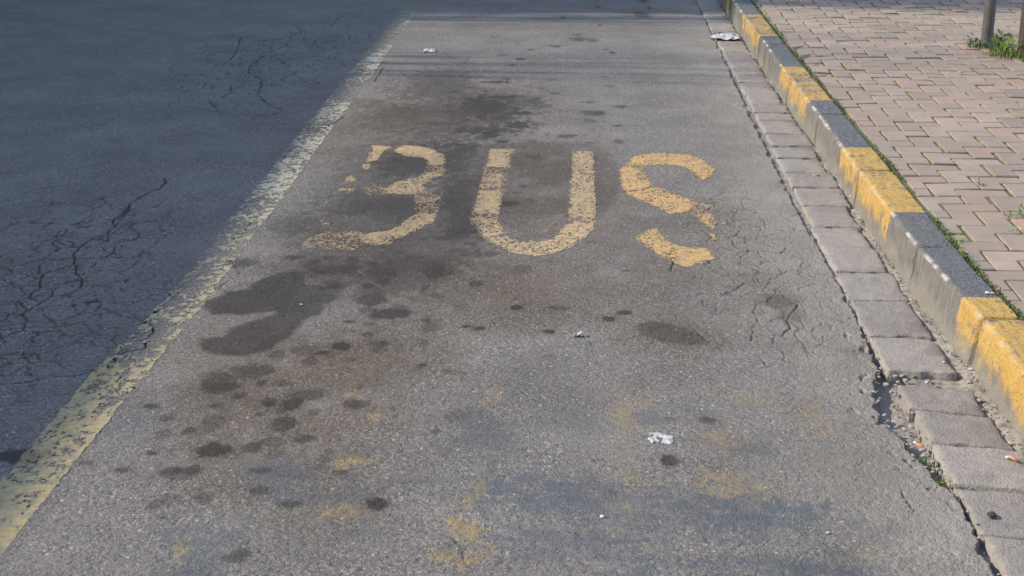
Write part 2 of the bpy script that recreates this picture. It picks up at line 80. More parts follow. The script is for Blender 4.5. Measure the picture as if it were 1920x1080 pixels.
# ---------------------------------------------------------------- materials
class NT:
    def __init__(self, name):
        self.m = bpy.data.materials.new(name); self.m.use_nodes = True
        self.t = self.m.node_tree; self.b = self.t.nodes['Principled BSDF']
    def n(self, typ, **kw):
        nd = self.t.nodes.new(typ)
        for k, v in kw.items(): setattr(nd, k, v)
        return nd
    def l(self, a, b): self.t.links.new(a, b)
    def coord(self):
        return self.n('ShaderNodeTexCoord').outputs['Object']
    def noise(self, scale, detail=3, rough=0.55, vec=None):
        nd = self.n('ShaderNodeTexNoise'); nd.inputs['Scale'].default_value = scale
        nd.inputs['Detail'].default_value = detail; nd.inputs['Roughness'].default_value = rough
        if vec is not None: self.l(vec, nd.inputs['Vector'])
        return nd.outputs['Fac']
    def attr(self, name):
        return self.n('ShaderNodeAttribute', attribute_name=name).outputs['Fac']
    def attrc(self, name):
        return self.n('ShaderNodeAttribute', attribute_name=name).outputs['Color']
    def mr(self, v, a, b, c, d):
        nd = self.n('ShaderNodeMapRange'); self.l(v, nd.inputs[0])
        for i, q in zip((1, 2, 3, 4), (a, b, c, d)): nd.inputs[i].default_value = q
        return nd.outputs[0]
    def math(self, op, a, b):
        nd = self.n('ShaderNodeMath', operation=op)
        for i, q in enumerate((a, b)):
            if isinstance(q, (int, float)): nd.inputs[i].default_value = q
            else: self.l(q, nd.inputs[i])
        return nd.outputs[0]
    def mix(self, fac, a, b, mode='MIX'):
        nd = self.n('ShaderNodeMix', data_type='RGBA', blend_type=mode)
        for i, q in ((0, fac), (6, a), (7, b)):
            if isinstance(q, (int, float)): nd.inputs[i].default_value = q
            elif isinstance(q, tuple): nd.inputs[i].default_value = (*q, 1) if len(q) == 3 else q
            else: self.l(q, nd.inputs[i])
        return nd.outputs[2]
    def ramp(self, v, stops):
        nd = self.n('ShaderNodeValToRGB'); e = nd.color_ramp.elements
        while len(e) < len(stops): e.new(0.5)
        for i, (p, c) in enumerate(stops):
            e[i].position = p; e[i].color = (*c, 1) if isinstance(c, tuple) else (c, c, c, 1)
        self.l(v, nd.inputs[0]); return nd.outputs[0]
    def bump(self, h, strength=0.5, dist=0.002):
        nd = self.n('ShaderNodeBump'); nd.inputs['Strength'].default_value = strength
        nd.inputs['Distance'].default_value = dist; self.l(h, nd.inputs['Height']); self.l(nd.outputs[0], self.b.inputs['Normal'])
    def done(self, col, rough=0.9, spec=0.25):
        if isinstance(col, tuple): self.b.inputs['Base Color'].default_value = (*col, 1)
        else: self.l(col, self.b.inputs['Base Color'])
        if isinstance(rough, (int, float)): self.b.inputs['Roughness'].default_value = rough
        else: self.l(rough, self.b.inputs['Roughness'])
        self.b.inputs['Specular IOR Level'].default_value = spec
        return self.m

def simple(name, col, var=0.2, scale=40, rough=0.85, bump=0.3, dist=0.002, spec=0.25):
    t = NT(name); c = t.coord(); f = t.noise(scale, 5, 0.6, c)
    k = t.mr(f, 0.3, 0.7, 1 - var, 1 + var)
    cc = t.n('ShaderNodeCombineColor'); [t.l(k, cc.inputs[i]) for i in range(3)]
    if bump: t.bump(f, bump, dist)
    return t.done(t.mix(1.0, col, cc.outputs[0], 'MULTIPLY'), rough, spec)

# ---------------------------------------------------------------- object helpers
def mesh_obj(name, verts, faces, mat=None, parent=None, smooth=False, attrs=None, cols=None):
    me = bpy.data.meshes.new(name)
    if isinstance(faces, np.ndarray):
        nv, nf = len(verts), len(faces); k = faces.shape[1]
        me.vertices.add(nv); me.vertices.foreach_set('co', np.asarray(verts, np.float32).ravel())
        me.loops.add(nf * k); me.loops.foreach_set('vertex_index', faces.astype(np.int32).ravel())
        me.polygons.add(nf); me.polygons.foreach_set('loop_start', np.arange(0, nf * k, k, dtype=np.int32))
        me.polygons.foreach_set('loop_total', np.full(nf, k, np.int32))
        me.update(calc_edges=True)
    else:
        me.from_pydata([tuple(map(float, v)) for v in verts], [], [tuple(map(int, f)) for f in faces]); me.update()
    if smooth: me.polygons.foreach_set('use_smooth', np.ones(len(me.polygons), bool))
    for k, v in (attrs or {}).items():
        a = me.attributes.new(k, 'FLOAT', 'POINT'); a.data.foreach_set('value', np.asarray(v, np.float32).ravel())
    for k, v in (cols or {}).items():
        a = me.attributes.new(k, 'FLOAT_COLOR', 'POINT'); v = np.asarray(v, np.float32)
        v4 = np.ones((len(v), 4), np.float32); v4[:, :3] = v; a.data.foreach_set('color', v4.ravel())
    if mat: me.materials.append(mat)
    o = bpy.data.objects.new(name, me); COL.objects.link(o)
    if parent: o.parent = parent
    return o

def tag(o, label, cat, group=None, kind=None):
    o['label'] = label; o['category'] = cat
    if group: o['group'] = group
    o['kind'] = kind or 'thing'
    return o
def struct(o): o['kind'] = 'structure'; return o
def empty(name, loc):
    o = bpy.data.objects.new(name, None); COL.objects.link(o); o.location = loc; o.empty_display_size = 0.1; return o

def grid_faces(ny, nx):
    i = np.arange((ny - 1) * (nx - 1)); r = i // (nx - 1); c = i % (nx - 1); a = r * nx + c
    return np.stack([a, a + 1, a + nx + 1, a + nx], 1)

# ---------------------------------------------------------------- road surface
XE = [(1.5, .950), (2.75, .945), (2.9, .928), (3.0, .918), (3.1, .935), (3.3, .925), (3.41, .893), (3.5, .880), (3.57, .870), (3.67, .844), (3.74, .838),
      (3.81, .832), (3.9, .845), (4.0, .868), (4.09, .893), (4.2, .905), (4.5, .906), (4.95, .898), (5.3, .896), (5.6, .888), (6.0, .884), (6.9, .878),
      (7.9, .884), (9.0, .892), (11.5, .899), (60, .90)]

def road_low(x, y):
    "smooth shape of the road without its grain"
    return 0.006 * (fbm(x * 0.9, y * 0.7, 3, 5) - 0.5) + 0.003 * (fbm(x * 6, y * 6, 2, 8) - 0.5)

xs = np.concatenate([[-8.2, -7.6, -7.0, -6.4, -5.8], np.arange(-5.2, -2.9, 0.0085), np.arange(-2.9, -1.5, 0.0055), np.arange(-1.5, 0.70, 0.0042), np.arange(0.70, 0.972, 0.0034)])
yl = [2.35]
while yl[-1] < 12.6: yl.append(yl[-1] + max(0.0032, 0.00025 * yl[-1] ** 2))
ys = np.concatenate([[-12, -6, -3, -1, 0, 0.8, 1.3, 1.7, 2.0, 2.2], yl, [12.8, 13.2, 14, 15.5, 18, 24, 34, 50]])
NX, NY = len(xs), len(ys)
X, Y = np.meshgrid(xs, ys)
wx = 0.030 * (fbm(X * 22, Y * 16, 3, 21) - 0.5); wy = 0.040 * (fbm(X * 20, Y * 14, 3, 31) - 0.5)
n_edge = fbm(X * 38, Y * 26, 3, 41)
n_mid = fbm(X * 7, Y * 5, 4, 61)
n_fine = fbm(X * 130, Y * 95, 2, 71)

def window(x0, x1, y0, y1):
    a, b = np.searchsorted(xs, (x0, x1)); c, d = np.searchsorted(ys, (y0, y1))
    return slice(max(c - 1, 0), d + 1), slice(max(a - 1, 0), b + 1)

def splat(field, items, rough=0.75, warp=0.35):
    for cx, cy, rx, ry, k, soft in items:
        m = 1.6 + soft; w = window(cx - rx * m - .03, cx + rx * m + .03, cy - ry * m - .03, cy + ry * m + .03)
        dx = (X[w] + warp * wx[w] - cx) / rx; dy = (Y[w] + warp * wy[w] - cy) / ry
        fr = 1 + 0.7 * sstep(5.8, 7.2, cy); r = np.sqrt(dx * dx + dy * dy) + rough * fr * (n_edge[w] - 0.5) + 0.5 * fr * (n_mid[w] - 0.5) + 0.45 * (n_fine[w] - 0.5)
        v = k * (1 - sstep(1 - soft * 0.6, 1 + soft * 0.6, r)) * (0.80 + 0.4 * n_edge[w])
        field[w] = 1 - (1 - field[w]) * (1 - v)

oil = np.zeros_like(X); tint = np.zeros_like(X); blue = np.zeros_like(X); ghost = np.zeros_like(X); crack = np.zeros_like(X)
splat(oil, [(a, b, c, d, min(.93, k * (1.25 if sf < .9 else 1)), sf) for a, b, c, d, k, sf in OIL])
splat(oil, [(a, b, c * 1.5, d * 1.5, k * .30, 1.1) for a, b, c, d, k, sf in OIL if sf < .9])
splat(oil, [(a, b, c * .55, d * .55, k * .45, .9) for a, b, c, d, k, sf in OIL if sf < .9])
for k, poly in POLY:
    p = np.array(poly); w = window(p[:, 0].min() - .05, p[:, 0].max() + .05, p[:, 1].min() - .05, p[:, 1].max() + .05)
    qx = X[w] + 0.5 * wx[w]; qy = Y[w] + 0.5 * wy[w]
    d = poly_dist(qx, qy, poly); sd = np.where(inside(qx, qy, poly), d, -d)
    v = k * sstep(-0.012, 0.016, sd + 0.02 * (n_edge[w] - 0.5))
    oil[w] = 1 - (1 - oil[w]) * (1 - v)
oil = np.clip(oil * (0.92 + 0.6 * (n_mid - 0.4)), 0, 0.9)
# a scatter of small drips the list does not name
drips = []
for _ in range(150):
    dy = rng.uniform(3.0, 10.5); dx = rng.normal(0, 0.40) - 0.55 + 0.2 * (rng.random() < .5)
    if -1.15 < dx < 0.6:
        r = abs(rng.normal(0.008, 0.007)) + 0.004; drips.append((dx, dy, r, r * rng.uniform(0.7, 1.2), rng.uniform(0.15, 0.5), 0.6))
for _ in range(170):
    dy = 3.1 + 5.6 * rng.random(); dx = np.interp(dy, [3.1, 3.8, 4.6, 5.6, 6.6, 8.7], [-.80, -.78, -.66, -.48, -.44, -.40]) + rng.normal(0, .19)
    r = abs(rng.normal(0.016, 0.014)) + 0.006
    if dx > -1.17: drips.append((dx, dy, r, r * rng.uniform(0.8, 1.5), rng.uniform(0.15, 0.55), rng.choice([.35, .7])))
splat(oil, drips)
splat(tint, TINT, 0.8, 1.5); tint = np.clip(tint * 1.25 * sstep(0.2, 0.6, n_mid + 0.1), 0, 1)
splat(blue, BLUE, 1.6, 2)
streak = fbm(X * 5, Y * 38, 4, 77)
blue = np.clip(blue * sstep(0.21, 0.62, 0.5 * streak + 0.5 * fbm(X * 26, Y * 40, 3, 78)) * 0.95, 0, 1)
splat(ghost, [(a, b, c * 1.15, d * 1.15, k, 1.1) for a, b, c, d, k, sf in GHOST], 1.5, 2); ghost *= sstep(0.36, 0.74, 0.6 * fbm(X * 120, Y * 90, 3, 91) + 0.4 * fbm(X * 24, Y * 60, 3, 92) + 0.20 * (ghost - 0.5))
for k, pts in CRACKS:
    for a, b in zip(pts[:-1], pts[1:]):
        m = 0.05; w = window(min(a[0], b[0]) - m, max(a[0], b[0]) + m, min(a[1], b[1]) - m, max(a[1], b[1]) + m)
        d = seg_dist(X[w] + 0.55 * wx[w], Y[w] + 0.55 * wy[w], a, b)
        wd = (0.0018 + 0.0030 * k) * (0.4 + 1.2 * n_edge[w]) * (1 + 0.04 * np.maximum(Y[w] - 4, 0)) * (0.42 if a[0] > -1.1 else (0.55 if a[0] > -1.5 else 0.72))
        v = min(1.0, 0.38 + 0.5 * k) * (0.75 if a[0] > -1.1 else 0.92) * (1 - sstep(0.5 * wd, 1.5 * wd, d)) * sstep(0.22, 0.5, n_mid[w] * 0.3 + n_edge[w] * 0.7 + 0.25 * k - 0.10)
        crack[w] = np.maximum(crack[w], v)
# alligator cracking of the older lane, fine web between the big cracks
def worley_edge(x, y, seed):
    xi = np.floor(x); yi = np.floor(y); f1 = np.full(np.shape(x), 9.0); f2 = f1.copy()
    for dx in (-1, 0, 1):
        for dy in (-1, 0, 1):
            cx = xi + dx; cy = yi + dy; d = np.hypot(cx + _hash(cx, cy, seed) - x, cy + _hash(cx, cy, seed + 51) - y)
            f2 = np.minimum(f2, np.maximum(d, f1)); f1 = np.minimum(f1, d)
    return f2 - f1
wbx = X + 0.10 * (fbm(X * 9, Y * 7, 3, 57) - .5); wby = Y + 0.12 * (fbm(X * 9, Y * 7, 3, 58) - .5)
zl = np.exp(-(((X + 2.0) / .50) ** 2 + ((Y - 5.0) / 0.95) ** 2)) + np.exp(-(((X + 1.95) / .55) ** 2 + ((Y - 9.0) / 1.5) ** 2)) + 0.5 * np.exp(-(((X + 1.75) / .35) ** 2 + ((Y - 4.3) / .7) ** 2))
zr = 0.85 * np.exp(-(((X - .62) / .24) ** 2 + ((Y - 5.1) / 1.1) ** 2))
for sc_, q, z_, sd_ in ((5.0, .80, zl, 61), (8.5, .60, zl, 62), (6.5, .55, zr, 63), (11.0, .42, zr, 64)):
    e_ = worley_edge(wbx * sc_, wby * sc_ * .8, sd_)
    crack = np.maximum(crack, q * np.clip(z_ * 1.3, 0, 1) * (1 - sstep(0.006, 0.030, e_ * (5.0 / sc_))) * sstep(0.40, 0.62, n_mid * 0.35 + n_edge * 0.65 + 0.10 * z_))
left = 1 - sstep(-1.408, -1.388, X + 0.2 * wx - 0.03 * (1 - sstep(3.9, 4.6, Y)))

# macro texture: stones standing in the binder
g1 = worley(X * 92, Y * 92, 3); g2 = vnoise(X * 58, Y * 58, 13); g3 = vnoise(X * 190, Y * 190, 14)
grain = 1.1 * (0.62 - g1) + 0.9 * (g2 - 0.5) + 0.35 * (g3 - 0.5)
rough_zone = np.clip(0.55 + 1.1 * (fbm(X * 2.2, Y * 1.5, 3, 101) - 0.35) + 0.25 * (1 - sstep(2.9, 3.6, Y)), 0.35, 1.35) * (1 - 0.62 * blue) * (1 - 0.35 * np.minimum(oil, 1)) * (1 - 0.35 * left)
rough_zone *= 1 - 0.45 * sstep(4.6, 6.5, Y)
Zr = road_low(X, Y) + np.clip(0.0043 * grain * rough_zone, -0.0055, 0.0014) - 0.011 * crack
# broken outer edge along the gutter slabs
xe = table(Y, XE) + 0.024 * (fbm(X * 0 + 3, Y * 14, 3, 111) - 0.5) + 0.026 * (fbm(X * 30, Y * 24, 3, 112) - 0.5)
xe = xe + 0.001 * sstep(4.4, 4.9, Y)
gap = sstep(-0.002, 0.004, X - xe)
near_edge = sstep(-0.14, 0.0, X - xe)
Zr -= near_edge * 0.006 * fbm(X * 25, Y * 18, 2, 115)
floor_z = -0.033 - 0.010 * sstep(3.3, 3.5, Y) * (1 - sstep(4.1, 4.3, Y)) + 0.014 * (fbm(X * 45, Y * 40, 4, 113) - 0.3) + 0.017 * sstep(4.2, 4.7, Y)
Zr = Zr * (1 - gap) + floor_z * gap
# crumbling pocks beside the break
pk = sstep(0.60, 0.74, fbm(X * 34, Y * 26, 3, 117)) * sstep(-0.11, -0.01, X - xe) * sstep(3.1, 3.4, Y) * (1 - sstep(4.3, 4.6, Y))
Zr -= 0.010 * pk * (1 - gap)
dust = np.clip(0.95 * sstep(0.22, 0.82, X - 0.25 * fbm(X * 3, Y * 2, 3, 119)), 0, 1) * (0.5 + 0.8 * n_mid)
dust = np.maximum(dust * (1 - gap), gap)
verts = np.stack([X, Y, Zr], -1).reshape(-1, 3)

t = NT('worn_asphalt'); c = t.coord()
v1 = t.n('ShaderNodeTexVoronoi'); v1.inputs['Scale'].default_value = 190; t.l(c, v1.inputs['Vector'])
bw = t.n('ShaderNodeRGBToBW'); t.l(v1.outputs['Color'], bw.inputs[0])
stone = t.ramp(bw.outputs[0], [(0.15, 0.60), (0.45, 0.95), (0.72, 1.13), (0.88, 1.75)])
big = t.mr(t.noise(2.2, 7, 0.68, c), 0.3, 0.7, 0.80, 1.20)
fine = t.mr(t.noise(420, 3, 0.6, c), 0.25, 0.75, 0.6, 1.4)
cc = t.n('ShaderNodeCombineColor'); k = t.math('MULTIPLY', big, fine); [t.l(k, cc.inputs[i]) for i in range(3)]
hue = t.ramp(t.noise(260, 2, 0.5, c), [(0.35, (0.94, 0.98, 1.04)), (0.65, (1.06, 1.0, 0.93))])
A_l = t.attr('left')
base = t.mix(A_l, ASPH_R, ASPH_L)
mid = t.mr(t.noise(75, 4, 0.7, c), 0.3, 0.7, 0.76, 1.24); mcc = t.n('ShaderNodeCombineColor'); [t.l(mid, mcc.inputs[i]) for i in range(3)]
base = t.mix(1.0, base, mcc.outputs[0], 'MULTIPLY')
v2 = t.n('ShaderNodeTexVoronoi'); v2.inputs['Scale'].default_value = 34; t.l(c, v2.inputs['Vector']); bw2 = t.n('ShaderNodeRGBToBW'); t.l(v2.outputs['Color'], bw2.inputs[0])
speck = t.math('MULTIPLY', t.math('LESS_THAN', v2.outputs['Distance'], 0.15), t.mr(bw2.outputs[0], 0.35, 0.8, 0.0, 0.9))
stone_f = t.mix(t.mr(A_l, 0, 1, 0.0, 0.0), stone, (1, 1, 1))
stone_f = t.mix(t.mr(t.noise(2.6, 4, 0.6, c), 0.35, 0.65, 0.0, 0.7), stone_f, (1, 1, 1)); base = t.mix(1.0, base, stone_f, 'MULTIPLY'); base = t.mix(1.0, base, cc.outputs[0], 'MULTIPLY'); base = t.mix(1.0, base, hue, 'MULTIPLY')
base = t.mix(speck, base, (0.34, 0.32, 0.29))
base = t.mix(t.math('MULTIPLY', t.attr('dust'), 0.75), base, t.mix(1.0, (0.258, 0.228, 0.188), cc.outputs[0], 'MULTIPLY'))
base = t.mix(t.attr('tint'), base, t.mix(1.0, base, (0.76, 0.68, 0.60), 'MULTIPLY'))
base = t.mix(t.attr('blue'), base, t.mix(1.0, (0.086, 0.091, 0.098), cc.outputs[0], 'MULTIPLY'))
base = t.mix(t.math('MULTIPLY', t.attr('ghost'), 0.80), base, (0.27, 0.19, 0.08))
base = t.mix(t.attr('oil'), base, t.mix(0.5, (0.036, 0.032, 0.030), t.mix(1.0, base, (0.30, 0.27, 0.26), 'MULTIPLY')))
base = t.mix(t.attr('crack'), base, (0.014, 0.013, 0.013))
hgt = t.math('ADD', t.math('MULTIPLY', v1.outputs['Distance'], -0.8), t.noise(300, 3, 0.6, c))
t.bump(hgt, 0.9, 0.0028)
ROAD = t.done(base, 0.92, 0.12)
road = struct(mesh_obj('road', verts, grid_faces(NY, NX), ROAD, None, True,
       dict(left=left, oil=np.clip(oil, 0, 1), tint=np.clip(tint, 0, 1), blue=blue, ghost=np.clip(ghost, 0, 1), crack=crack, dust=dust)))

# ---------------------------------------------------------------- road paint: thin sheets of what has not flaked away
def paint_mat(name, col, pale, dirt=(0.135, 0.115, 0.095), far=None):
    t = NT(name); c = t.coord()
    f = t.noise(70, 4, 0.65, c); g = t.noise(9, 3, 0.5, c)
    b = t.mix(t.mr(g, 0.35, 0.65, 0, 1), col, pale)
    if far:
        sp = t.n('ShaderNodeSeparateXYZ'); t.l(c, sp.inputs[0]); b = t.mix(t.mr(sp.outputs[1], 4.0, 6.0, 0, 1), b, far)
    b = t.mix(t.mr(t.noise(22, 5, 0.7, c), 0.45, 0.68, 0.0, 0.6), b, t.mix(0.65, b, dirt))
    b = t.mix(t.mr(f, 0.38, 0.66, 0.0, 0.85), b, t.mix(0.6, b, dirt))
    b = t.mix(t.mr(t.attr('thin'), 0.0, 1.0, 0.0, 0.85), b, dirt)
    b = t.mix(t.math('MULTIPLY', t.attr('stain'), 0.62), b, (0.085, 0.068, 0.05))
    t.bump(t.noise(230, 3, 0.6, c), 0.5, 0.0012)
    return t.done(b, 0.8, 0.3)

def paint_sheet(name, x0, x1, y0, y1, cx, cy, keep_fn, mat):
    gx = np.arange(x0, x1 + cx, cx); gy = np.arange(y0, y1 + cy, cy); GX, GY = np.meshgrid(gx, gy)
    mx = (GX[:-1, :-1] + cx / 2); my = (GY[:-1, :-1] + cy / 2)
    margin = keep_fn(mx, my)                        # > 0 where paint is left
    keep = margin > 0
    F = grid_faces(len(gy), len(gx))[keep.ravel()]
    jx = cx * 0.7 * (_hash(np.round(GX / cx), np.round(GY / cy), 3) - 0.5); jy = cy * 0.7 * (_hash(np.round(GX / cx), np.round(GY / cy), 4) - 0.5)
    P = np.stack([GX + jx, GY + jy, road_low(GX, GY) + 0.0016], -1).reshape(-1, 3)
    st = oil[np.clip(np.searchsorted(ys, GY.ravel()), 0, NY - 1), np.clip(np.searchsorted(xs, GX.ravel()), 0, NX - 1)]
    th = np.zeros_like(GX); acc = np.zeros_like(GX); tv = 1 - np.clip(margin / 0.42, 0, 1)
    for a in (0, 1):
        for b in (0, 1):
            sl = (slice(a, a + tv.shape[0]), slice(b, b + tv.shape[1])); th[sl] += tv * keep; acc[sl] += keep
    th = (th / np.maximum(acc, 1)).ravel()
    used = np.unique(F); remap = np.full(len(P), -1); remap[used] = np.arange(len(used))
    return mesh_obj(name, P[used], remap[F], mat, None, False, dict(thin=th[used], stain=st[used]))

def flake(mx, my, seed):
    n = 0.50 * fbm(mx * 95, my * 70, 4, seed, 0.75) + 0.12 * fbm(mx * 14, my * 10, 3, seed + 9) + 0.34 * vnoise(mx * 230, my * 150, seed + 4)
    r = np.empty(n.size); r[np.argsort(n.ravel())] = np.linspace(0, 1, n.size); return r.reshape(n.shape)

def letter(name, polys, mat, seed):
    pts = np.array([q for _, p in polys for q in p]); x0, y0 = pts.min(0) - .02; x1, y1 = pts.max(0) + .02
    def fn(mx, my):
        wxx = mx + 0.016 * (fbm(mx * 40, my * 30, 3, seed + 2) - 0.5); wyy = my + 0.02 * (fbm(mx * 40, my * 30, 3, seed + 3) - 0.5)
        k = np.zeros_like(mx)
        for q, p in polys:
            d = poly_dist(wxx, wyy, p); i = inside(wxx, wyy, p)
            k = np.maximum(k, np.where(i, q * (0.72 + 0.28 * sstep(0, 0.02, d)), 0))
        u = flake(mx, my, seed)
        cr = sstep(0.10, 0.02, np.abs(fbm(mx * 16, my * 12, 3, seed + 20) - 0.5) * 4)
        return np.where(k > 0, np.minimum(1.02, k * 1.20) - u - 0.16 * cr, -1)
    return paint_sheet(name, x0, x1, y0, y1, 0.0034, 0.0062, fn, mat)

P_B = paint_mat('road_paint_faded', (0.56, 0.35, 0.13), (0.50, 0.335, 0.155)); P_S = paint_mat('road_paint_ochre', (0.54, 0.305, 0.08), (0.51, 0.31, 0.105))
tag(letter('painted_letter', LETTER_B, P_B, 301), 'worn yellow letter B on asphalt, its upright mostly flaked away', 'road marking', 'painted BUS lettering')
P_U = paint_mat('road_paint_greyed', (0.51, 0.33, 0.135), (0.45, 0.31, 0.155))
tag(letter('painted_letter', LETTER_U, P_U, 331), 'faded yellow letter U on asphalt between the B and the S', 'road marking', 'painted BUS lettering')
tag(letter('painted_letter', LETTER_S, P_S, 361), 'yellow letter S on asphalt, split by gaps, next to the gutter', 'road marking', 'painted BUS lettering')

LR = [(1, -1.29), (2.86, -1.289), (3.29, -1.282), (3.83, -1.268), (4.6, -1.245), (6.8, -1.243), (9, -1.24), (11.2, -1.25), (40, -1.25)]
LL = [(1, -1.435), (3.2, -1.43), (3.98, -1.425), (4.68, -1.382), (7.0, -1.39), (9, -1.38), (40, -1.385)]
LK = [(1, .97), (3.1, .96), (3.3, .86), (3.75, .80), (3.95, .74), (4.02, .50), (4.2, .46), (4.34, .50), (4.45, .62), (4.62, .66), (4.72, .50), (5.0, .46), (5.35, .48), (5.55, .56),
      (5.75, .66), (6.3, .74), (6.8, .70), (7.1, .42), (7.3, .30), (7.5, .62), (7.75, .70), (7.95, .28), (8.4, .30), (8.7, .40), (8.95, .72), (9.15, .50), (9.5, .26), (10.5, .30), (11, .40), (11.3, .42), (11.4, .0), (40, 0)]
def line_fn(mx, my):
    l = table(my, LL) + 0.012 * (fbm(mx * 0, my * 35, 3, 402) - 0.5); r = table(my, LR) + 0.010 * (fbm(mx * 0 + 9, my * 35, 3, 403) - 0.5)
    n = 0.60 * fbm(mx * 58, my * 44, 4, 411, 0.66) + 0.25 * fbm(mx * 12, my * 7, 2, 421) + 0.15 * vnoise(mx * 150, my * 110, 423)
    u = np.empty(n.size); u[np.argsort(n.ravel())] = np.linspace(0, 1, n.size); u = u.reshape(n.shape)
    crk = np.minimum(np.abs(fbm(mx * 24, my * 20, 3, 431) - 0.5), np.abs(fbm(mx * 20, my * 24, 3, 433) - 0.5)); u = u + 0.06 * sstep(4.0, 4.6, my) + 0.55 * (1 - sstep(0.006, 0.03, crk)) * sstep(3.0, 3.5, my + 0.4 * n)
    f = np.clip((mx - l) / (r - l), 0, 1)
    k = table(my, LK) - 0.03 * sstep(3.6, 4.2, my) + 0.10 * sstep(6.8, 7.4, my) + 0.16 * (f - 0.5) * sstep(3.4, 4.0, my)
    return np.where((mx > l) & (mx < r), np.minimum(1.06, k * 1.12) - u, -1)
P_L = paint_mat('line_paint', (0.39, 0.285, 0.112), (0.385, 0.30, 0.150), (0.14, 0.13, 0.11), (0.40, 0.35, 0.235))
tag(paint_sheet('painted_line', -1.46, -1.22, 2.2, 11.5, 0.0042, 0.0075, line_fn, P_L), 'long flaking pale yellow line along the left side of the bus bay', 'road marking')

# ---------------------------------------------------------------- ground, gutter bed, far side
struct(mesh_obj('ground', [(-300, -300, -.09), (300, -300, -.09), (300, 300, -.09), (-300, 300, -.09)], [(0, 1, 2, 3)], simple('dull_earth', (0.16, 0.145, 0.12), 0.3, 3)))

KB = [(-12, 1.19), (3.57, 1.178), (4.06, 1.172), (4.77, 1.136), (6.87, 1.124), (7.83, 1.107), (10.28, 1.090), (11.85, 1.075), (30, 1.03)]    # foot of the kerb
KT = [(-12, 1.20), (3.0, 1.193), (4.11, 1.189), (4.83, 1.152), (5.88, 1.136), (6.94, 1.133), (7.85, 1.114), (8.91, 1.110), (9.83, 1.096), (10.78, 1.090), (30, 1.05)]  # front top edge
KK = [(-12, 1.33), (3.0, 1.325), (4.16, 1.305), (4.6, 1.283), (5.9, 1.272), (7, 1.256), (7.93, 1.240), (9.25, 1.222), (10.8, 1.215), (30, 1.17)]  # back edge

gx = np.arange(0.962, 1.26, 0.006); gy = np.concatenate([[-12, -4, 0, 1.5, 2.2], np.arange(2.4, 6, 0.009), np.arange(6, 13, 0.022), np.arange(13, 30, 0.5)])
GX, GY = np.meshgrid(gx, gy)
lump = fbm(GX * 40, GY * 32, 4, 201, 0.6)
rise = sstep(-0.07, 0.005, GX - table(GY, KB))
GZ = -0.020 + 0.014 * (lump - 0.35) + rise * (0.006 + 0.016 * sstep(0.35, 0.75, fbm(GX * 12, GY * 9, 3, 205)))
GZ -= 0.003 * sstep(3.90, 3.95, GY) * (1 - sstep(4.05, 4.08, GY))
t = NT('gutter_mortar'); c = t.coord(); f = t.noise(55, 5, 0.65, c); g = t.noise(14, 3, 0.5, c)
b = t.ramp(f, [(0.28, (0.085, 0.07, 0.056)), (0.46, (0.215, 0.19, 0.155)), (0.70, (0.31, 0.275, 0.22))])
b = t.mix(t.mr(g, 0.54, 0.70, 0, 0.65), b, (0.085, 0.068, 0.055))
t.bump(f, 0.6, 0.003); MORTAR = t.done(b, 0.95, 0.15)
struct(mesh_obj('gutter_bed', np.stack([GX, GY, GZ], -1).reshape(-1, 3), grid_faces(len(gy), len(gx)), MORTAR, None, True))

# ---------------------------------------------------------------- gutter slabs
def stone_mat(name, a, b, dark, scale=26, extra=None):
    t = NT(name); c = t.coord(); f = t.noise(scale, 6, 0.62, c); p = t.noise(140, 4, 0.6, c)
    q = t.mix(t.mr(f, 0.3, 0.7, 0, 1), a, b)
    q = t.mix(t.mr(p, 0.56, 0.74, 0, 0.85), q, dark)
    q = t.mix(t.mr(p, 0.20, 0.36, 0.5, 0.0), q, tuple(min(1, v * 1.5) for v in b))
    t.bump(t.math('ADD', p, t.math('MULTIPLY', f, 0.6)), 1.0, 0.005)
    return t, c, q
t, c, q = stone_mat('gutter_stone', SLAB_A, SLAB_B, (0.10, 0.088, 0.075))
q = t.mix(t.attr('grime'), q, (0.115, 0.098, 0.083))
oi = t.n('ShaderNodeObjectInfo'); hv = t.mr(oi.outputs['Random'], 0, 1, 0.90, 1.10)
cc = t.n('ShaderNodeCombineColor'); [t.l(hv, cc.inputs[i]) for i in range(3)]
SLAB = t.done(t.mix(1.0, q, cc.outputs[0], 'MULTIPLY'), 0.9, 0.25)

